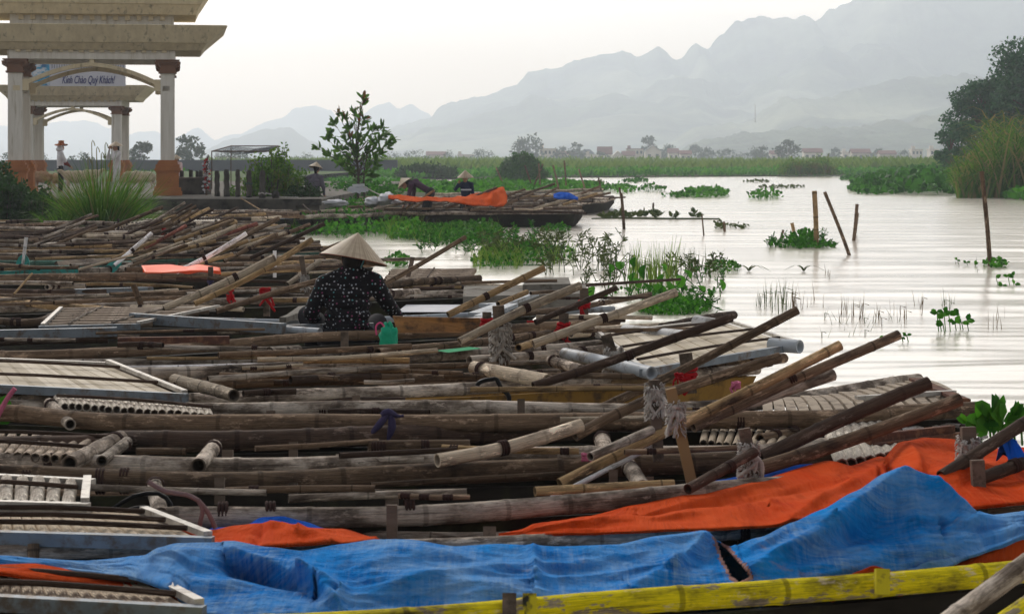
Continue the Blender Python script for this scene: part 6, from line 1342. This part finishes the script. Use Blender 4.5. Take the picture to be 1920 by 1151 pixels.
def cone_hat(parent,apex,r,h,tilt=(0,0,0),mat=None,name='cone_hat'):
    """apex-local cone with thin rim; own object so the weave follows it"""
    mb=MB(); n_=40; prof=[(.003,0),(r*.25,-h*.235),(r*.5,-h*.49),(r*.75,-h*.745),(r,-h),(r*1.005,-h-.004),(r*.985,-h-.004),(r*.72,-h*.75),(r*.4,-h*.43),(.004,-.02)]
    vs=[(math.cos(2*PI*k/n_)*a,math.sin(2*PI*k/n_)*a,z) for a,z in prof for k in range(n_)]
    mb.add(vs,[(i*n_+k,(i+1)*n_+k,(i+1)*n_+(k+1)%n_,i*n_+(k+1)%n_) for i in range(len(prof)-1) for k in range(n_)])
    me_o=mb.build(name,mat or hm_,None,False); me_o.parent=parent; me_o.location=apex; me_o.rotation_euler=tilt; return me_o
def hand(w_,dr,s=1.,side=1,curl=.5):
    """palm + five fingers as blob items from wrist w_ along dr"""
    w_=Vector(w_);dr=Vector(dr).normalized(); sd=dr.cross(Vector((0,0,1))); sd=sd.normalized() if sd.length>.1 else Vector((1,0,0)); up=sd.cross(dr).normalized(); it=[('s',w_,w_+dr*.055*s,.024*s,.03*s),('s',w_+dr*.05*s+sd*.02*s,w_+dr*.085*s+sd*.022*s,.018*s,.016*s),('s',w_+dr*.05*s-sd*.02*s,w_+dr*.085*s-sd*.022*s,.018*s,.016*s)]
    for k,(o,L_) in enumerate(((-.03,.062),(-.011,.075),(.011,.08),(.03,.07))):
        a=w_+dr*.088*s+sd*o*s; b_=a+(dr*(1-curl*.3)-up*curl*.4)*L_*.55*s; c_=b_+(dr*(1-curl)-up*curl)*L_*.5*s; it+=[('s',a,b_,.0095*s,.009*s),('s',b_,c_,.009*s,.0075*s)]
    a=w_+dr*.03*s+sd*side*.028*s; b_=a+(dr*.6+sd*side*.7)*.045*s; it+=[('s',a,b_,.012*s,.011*s),('s',b_,b_+(dr*.9-up*.3)*.03*s,.011*s,.008*s)]
    return it
def headitems(c,f=Vector((0,1,0)),s=1.):
    c=Vector(c); f=Vector(f).normalized(); sd=f.cross(Vector((0,0,1))).normalized()
    it=[('e',c+Vector((0,0,.02*s)),(.076*s,.092*s,.10*s)),('e',c+f*.035*s-Vector((0,0,.055*s)),(.052*s,.055*s,.05*s)),('s',c+f*.088*s+Vector((0,0,.01*s)),c+f*.105*s-Vector((0,0,.015*s)),.010*s,.014*s),('e',c+f*.082*s-Vector((0,0,.045*s)),(.024*s,.012*s,.009*s))]
    for q in (-1,1): it+=[('e',c+sd*q*.078*s,(.012*s,.02*s,.03*s))]
    return it
def person(label,loc,rz,J,shirt,pants,hat=None,s=1.,voxel=.014,pmat_sleeve=None,short=False,shoes=None,loose=1.,extra=None):
    t=empty('person',loc,label,'person',None,rz); V=lambda k:Vector(J[k])*s
    pel,ch,nk,hd=V('pel'),V('ch'),V('nk'),V('hd'); f=Vector(J.get('face',(0,1,0)))
    b=headitems(hd,f,s)+[('s',nk-(hd-nk)*.3,hd-(hd-nk)*.2,.05*s,.048*s),('s',ch,nk,.062*s,.05*s),('s',pel,ch,.075*s,.075*s)]
    sh=[];pn=[];slv=[]
    for q in ('l','r'):
        S_,E_,W_=V('s'+q),V('e'+q),V('w'+q); b+=[('s',nk.lerp(S_,.3),S_,.05*s,.052*s),('s',S_,E_,.045*s,.036*s),('s',E_,W_,.035*s,.025*s)]; b+=hand(W_,W_-E_,s,-1 if q=='l' else 1)
        sh+=[('s',nk.lerp(S_,.25),S_,.062*s,.066*s*loose),('s',S_,E_,.060*s*loose,.052*s*loose)]
        (slv if pmat_sleeve else sh).extend([('s',E_,E_.lerp(W_,.93),.047*s*loose,.036*s)])
        Hp,K_,A_=V('h'+q),V('k'+q),V('a'+q); b+=[('s',Hp,K_,.075*s,.05*s),('s',K_,A_,.05*s,.034*s),('s',A_-Vector((0,.03*s,.02*s)),A_+Vector((0,.14*s,-.04*s)),.036*s,.028*s)]
        pn+=[('s',Hp,K_,.092*s,.066*s),('s',K_,A_,.066*s,.052*s)]
    d=(ch-pel)
    for k in range(7):
        u=k/6; w_=(.155,.142,.137,.14,.155,.168,.165)[k]*s*loose; sh.append(('e',pel+d*(u*1.12-.05),(w_,.105*s*loose,.075*s)))
    sh+=[('s',ch+d*.1,nk,.11*s,.07*s)]
    pn+=[('e',pel,(.15*s,.115*s,.12*s))]
    blob('body',b,skin,t,voxel*.8 if voxel<.01 else voxel,2)
    blob('shirt',sh,shirt,t,voxel,5); blob('trousers',pn,pants,t,voxel,5)
    if slv: blob('sleeves',slv,pmat_sleeve,t,voxel,4)
    blob('hair',[('e',hd-f*.018*s+Vector((0,0,.035*s)),(.085*s,.094*s,.098*s)),('s',hd-f*.07*s+Vector((0,0,.02*s)),hd-f*.075*s-Vector((0,0,.09*s)),.055*s,.04*s)],hair,t,voxel,3)
    if hat: hat(t,hd,s)
    if extra: extra(t)
    return t
STD=dict(pel=(0,0,.92),ch=(0,0,1.25),nk=(0,0,1.42),hd=(0,.03,1.55),sl=(-.18,0,1.37),sr=(.18,0,1.37),el=(-.24,.03,1.10),er=(.24,.03,1.10),wl=(-.22,.15,.9),wr=(.22,.15,.9),hl=(-.09,0,.9),hr=(.09,0,.9),kl=(-.1,.03,.5),kr=(.1,.03,.5),al=(-.1,0,.08),ar=(.1,0,.08))
def J(**k): d=dict(STD); d.update(k); return d
def shirt_dots():
    m,n,b=nt('dotted_black_shirt'); g=N(n,'TexCoord').outputs['Object']; v=N(n,'TexVoronoi',ins={'Scale':38.,'Randomness':.45}); n.links.new(g,v.inputs['Vector'])
    mk=ramp(n,v.outputs['Distance'],[(.22,1.),(.28,0.)]); hs=N(n,'SeparateColor'); n.links.new(v.outputs['Color'],hs.inputs[0])
    dc=ramp(n,hs.outputs[0],[(0,(.36,.40,.45)),(.40,(.26,.05,.14)),(.60,(.10,.32,.34)),(.75,(.45,.45,.48))]); n.nodes[-1].color_ramp.interpolation='CONSTANT'
    col=mix(n,mk,(.0045,.004,.0065),dc); n.links.new(col,b.inputs['Base Color']); b.inputs['Roughness'].default_value=.8; b.inputs['Specular IOR Level'].default_value=.2
    f=noi(n,9,g,3,.5,(1,1,2.2)); bump(n,b,f,.5,.02); return m
dark=mat_plain('dark_trousers',(.012,.012,.016),(.02,.02,.024),12,.85)
def hat_std(r=.22,h=.19,tilt=(0,0,0),up=.235,off=(0,0,0),m=None):
    def fn(t,hd,s):
        o=cone_hat(t,hd+Vector((off[0]*s,off[1]*s,up*s)),r*s,h*s,tilt,m)
    return fn
# main woman, seated with her back to the camera
def woman():
    d=14.6; s_=F/d; t0=D(652,300+(H-.0)*s_,d); X=lambda px:(px-652)/s_; Z=lambda py:H-(py-HY)/s_
    zp=.40
    def P_(px,py,y=0): return (X(px),y,Z(py))
    b=dict(pel=(X(645),.02,.43),ch=(X(651),.10,Z(556)),nk=(X(657),.14,Z(512)),hd=(X(660),.19,Z(492)),face=(.12,1,-.25),
      sl=(X(606),.10,Z(532)),sr=(X(700),.10,Z(528)),el=(X(581),.06,Z(588)),er=(X(724),.16,Z(572)),wl=(X(590),.30,Z(612)),wr=(X(742),.34,Z(600)),
      hl=(X(622),.06,.42),hr=(X(672),.06,.42),kl=(X(568),.34,.56),kr=(X(700),.42,.50),al=(X(590),.40,.12),ar=(X(700),.52,.12))
    t=empty('person',(t0.x,d,0),'woman in black polka-dot shirt and cone hat seated with her back to us','person')
    V=lambda k:Vector(b[k]); f=Vector(b['face']); items=headitems(V('hd'),f)+[('s',V('nk'),V('hd'),.055,.05),('s',V('ch'),V('nk'),.075,.05),('e',V('pel'),(.13,.09,.09)),('s',V('pel'),V('ch'),.085,.085)]
    sh=[];pn=[]
    for q in ('l','r'):
        S_,E_,W_=V('s'+q),V('e'+q),V('w'+q); items+=[('s',V('nk').lerp(S_,.3),S_,.05,.05),('s',S_,E_,.045,.036),('s',E_,W_,.035,.026)]+hand(W_,(W_-E_)*1.+Vector((.02,.05,-.02)),1.,-1 if q=='l' else 1,.6)
        sh+=[('s',V('nk').lerp(S_,.2)-Vector((0,0,.005)),S_-Vector((0,0,.01)),.062,.070),('s',S_-Vector((0,0,.01)),E_,.066,.056),('s',E_,E_.lerp(W_,.9),.056,.042)]
        Hp,K_,A_=V('h'+q),V('k'+q),V('a'+q); items+=[('s',Hp,K_,.08,.055),('s',K_,A_,.05,.035),('s',A_,A_+Vector((0,.15,-.04)),.035,.028)]; pn+=[('s',Hp,K_,.10,.075),('s',K_,A_,.07,.055)]
    prof=[(640,650,.160,.13),(646,632,.172,.13),(649,612,.178,.125),(650,592,.176,.12),(651,572,.176,.12),(652,552,.182,.118),(653,536,.178,.11),(655,522,.145,.10),(657,511,.105,.085)]
    for i,(px,py,rx,ry) in enumerate(prof): sh.append(('e',(X(px),.02+.014*i,Z(py)),(rx*.97,ry,.058)))
    # shirt wrinkles: a few soft ridges
    for (a,c_) in (((610,560),(640,600)),((690,560),(668,606)),((612,600),(650,630)),((684,600),(640,640)),((620,540),(650,548))): sh.append(('s',(X(a[0]),-.085,Z(a[1])),(X(c_[0]),-.095,Z(c_[1])),.014,.012))
    pn+=[('e',V('pel'),(.18,.14,.11))]
    blob('body',items,skin,t,.0075,2); blob('shirt',sh,shirt_dots(),t,.009,5); blob('trousers',pn,dark,t,.012,5)
    hd=V('hd'); blob('hair',[('e',hd-f*.02+Vector((0,0,.02)),(.086,.095,.10)),('e',hd-f*.09-Vector((0,0,.03)),(.06,.045,.06))],hair,t,.009,3)
    o=cone_hat(t,Vector((X(668),.17,Z(438))),.235,.19,(math.radians(-7),math.radians(10.),0))
    rim=MB(); n_=48
    pts=[Vector((math.cos(2*PI*k/n_)*.235,math.sin(2*PI*k/n_)*.235,-.192)) for k in range(n_+1)]; rim.tube(pts,.0035,6); ro=rim.build('hat_rim',mat_plain('hat_rim_red',(.25,.09,.05),(.18,.06,.04)),None,True); ro.parent=o
    st=MB(); st.tube(catmull([Vector((.09,-.03,-.12)),Vector((.082,-.06,-.17)),Vector((.065,-.05,-.24))],.02),.006,5); so=st.build('chin_strap',mat_plain('teal_strap',(.10,.25,.27),(.08,.2,.22)),None); so.parent=o
woman()
purple=mat_plain('plum_shirt',(.075,.04,.07),(.05,.028,.05),8,.85); navy=mat_plain('navy_jacket',(.012,.022,.06),(.009,.016,.045),8,.8); grayc=mat_plain('gray_shirt',(.13,.12,.15),(.10,.09,.12),8,.85); whitec=mat_plain('white_shirt',(.68,.68,.72),(.55,.56,.62),8,.85); redc=mat_plain('red_sleeve',(.22,.03,.03),(.15,.02,.02),8,.85); pinkc=mat_plain('pink_dotted',(.6,.35,.36),(.68,.6,.6),30,.85); brownhat=mat_plain('orange_brown_hat',(.36,.12,.035),(.24,.075,.03),30,.75)
# bending person (side view, head to the left)
def at(px,py,d,gz=0): p=D(px,py,d); return (p.x,d,gz)
bend=J(pel=(0,-.05,.86),ch=(0,.28,1.06),nk=(0,.45,1.06),hd=(0,.56,1.05),face=(0,.9,-.5),sl=(-.17,.38,1.02),sr=(.17,.38,1.02),el=(-.19,.44,.76),er=(.19,.42,.76),wl=(-.16,.55,.55),wr=(.16,.52,.55),hl=(-.09,-.05,.84),hr=(.09,-.05,.84),kl=(-.1,.08,.46),kr=(.12,.02,.46),al=(-.1,0,.06),ar=(.12,-.1,.06))
person('person in a plum shirt and cone hat bending low over the far boats',at(803,380,51.2,.02),math.radians(78),bend,purple,dark,hat_std(.21,.16,(math.radians(-38),0,0),.14,(0,.12,0)))
person('person in a navy jacket and cone hat standing with one hand raised',at(873,380,52.6,-.13),math.radians(165),J(er=(.30,.02,1.22),wr=(.20,.06,1.40),hd=(0,.04,1.53),el=(-.22,.0,1.1),wl=(-.2,.15,.92)),navy,dark,hat_std(.235,.21,(math.radians(-4),0,0),.25),s=.86,extra=lambda t:None)
sb=MB(); p=D(874,356,52.35); sb.box((p.x,52.33,p.z),(.26,.02,.035)); so=sb.build('reflective_band',M['bagw'])
so.parent=[o for o in C.objects if o.get('label','').startswith('person in a navy')][0]; so.matrix_parent_inverse=Matrix.LocRotScale(so.parent.location,so.parent.rotation_euler,(1,1,1)).inverted()
person('person in a gray shirt and cone hat seen from behind beside the bank shrub',at(590,300,57.8,-.2),math.radians(-15),J(hd=(.02,.1,1.60),nk=(0,.06,1.44)),grayc,dark,hat_std(.20,.16,(math.radians(-12),math.radians(6),0),.20),loose=1.12)
def sunhat(t,hd,s):
    mb=MB(); n_=24; prof=[(.03,.17),(.085,.165),(.09,.08),(.10,.07),(.20,.03),(.205,.025),(.10,.055),(.03,.06)]
    vs=[(math.cos(2*PI*k/n_)*a,math.sin(2*PI*k/n_)*a,z+(.03*math.sin(4*PI*k/n_) if a>.15 else 0)) for a,z in prof for k in range(n_)]
    mb.add(vs,[(i*n_+k,(i+1)*n_+k,(i+1)*n_+(k+1)%n_,i*n_+(k+1)%n_) for i in range(len(prof)-1) for k in range(n_)]+[tuple(range(n_))]); o=mb.build('sun_hat',brownhat,None,True); o.parent=t; o.location=hd+Vector((0,0,.06))
person('person in orange-brown hat, white shirt and red sleeves standing among the sheep',at(113,300,66,.58),math.radians(-65),J(wr=(.16,.30,.92),wl=(-.16,.34,.95),er=(.22,.12,1.1)),whitec,dark,sunhat,pmat_sleeve=redc,loose=1.12,s=.93,extra=lambda t:blob('neck_scarf',[('e',(0,-.02,1.40),(.15,.12,.09)),('e',(0,.0,1.48),(.09,.09,.08))],whitec,t,.014,4))
person('person in white with cone hat raising both hands behind the tall grass',at(219,300,66,.48),math.radians(120),J(wr=(.10,.20,1.50),wl=(-.10,.20,1.50),er=(.26,.20,1.22),el=(-.24,.20,1.22)),whitec,whitec,hat_std(.235,.15,(0,0,0),.20),loose=1.15)
person('small person in pale pink with a cone hat seated behind the right gate pillar',at(332,300,70,.35),math.radians(150),J(hd=(0,.04,1.53)),pinkc,dark,hat_std(.21,.16,(0,0,0),.2),s=.85,loose=1.1)
# sheep
wool=mat_plain('cream_wool',(.55,.47,.36),(.42,.35,.26),14,.95,bst=.8,bd=.03); woolb=mat_plain('brown_wool',(.38,.24,.14),(.28,.17,.1),14,.95,bst=.8,bd=.03)
def sheep(px,d,rz,label,m,s=1.,down=False):
    s*=.74
    p=D(px,300,d); t=empty('sheep',(p.x,d,ZQ),label,'sheep','sheep under the gate',rz); hz=.62*s
    it=[('e',(0,0,hz),(.24*s,.42*s,.25*s)),('e',(0,.28*s,hz+.04*s),(.20*s,.2*s,.22*s)),('s',(0,.40*s,hz+.08*s),(0,.52*s,(hz+.18*s) if not down else hz-.10*s),.12*s,.09*s)]
    r_=random.Random(int(px))
    for k in range(26):
        dd=rnd_dir(r_); it.append(('e',(dd.x*.2*s,dd.y*.38*s,hz+dd.z*.21*s),(.07*s,)*3))
    hz2=(hz+.22*s) if not down else hz-.2*s
    it+=[('e',(0,.60*s,hz2),(.07*s,.13*s,.08*s)),('s',(-.06*s,.53*s,hz2+.05*s),(-.15*s,.52*s,hz2+.02*s),.025*s,.018*s),('s',(.06*s,.53*s,hz2+.05*s),(.15*s,.52*s,hz2+.02*s),.025*s,.018*s),('s',(0,-.4*s,hz+.1*s),(0,-.47*s,hz-.1*s),.045*s,.03*s)]
    for q in (-1,1):
        it+=[('s',(q*.13*s,.27*s,hz-.12*s),(q*.13*s,.29*s,.3*s),.07*s,.045*s),('s',(q*.13*s,.29*s,.3*s),(q*.13*s,.27*s,.03*s),.04*s,.035*s),('s',(q*.13*s,-.28*s,hz-.1*s),(q*.13*s,-.22*s,.40*s),.10*s,.06*s),('s',(q*.13*s,-.22*s,.40*s),(q*.13*s,-.33*s,.25*s),.055*s,.042*s),('s',(q*.13*s,-.33*s,.25*s),(q*.13*s,-.3*s,.03*s),.042*s,.035*s)]
    blob('body',it,m,t,.022,2)
sheep(142,64,math.radians(95),'cream sheep standing just right of the person in the orange-brown hat',wool,1.05)
sheep(80,66,math.radians(80),'brownish sheep left of the person in the orange-brown hat',woolb,1.0,True)
sheep(106,69,math.radians(20),'smaller brownish sheep partly behind the person in the orange-brown hat',woolb,.85)
sheep(166,71,math.radians(-80),'gray-cream sheep facing right behind the tall grass',wool,1.05)
sheep(252,66,math.radians(85),'cream sheep behind the right end of the tall grass',wool,1.0,True)
sheep(276,70,math.radians(70),'cream sheep touching the terracotta pillar base',wool,.95)
# gray low wall behind gate/bollards
mb=MB(); mb.box((-26.7,190,1.0),(33,.6,1.3)); tag(mb.build('gray_wall',mat_plain('blue_gray_wall',(.13,.14,.17),(.10,.11,.13),.2,.9)),'long low blue-gray wall far behind the bollards','wall')
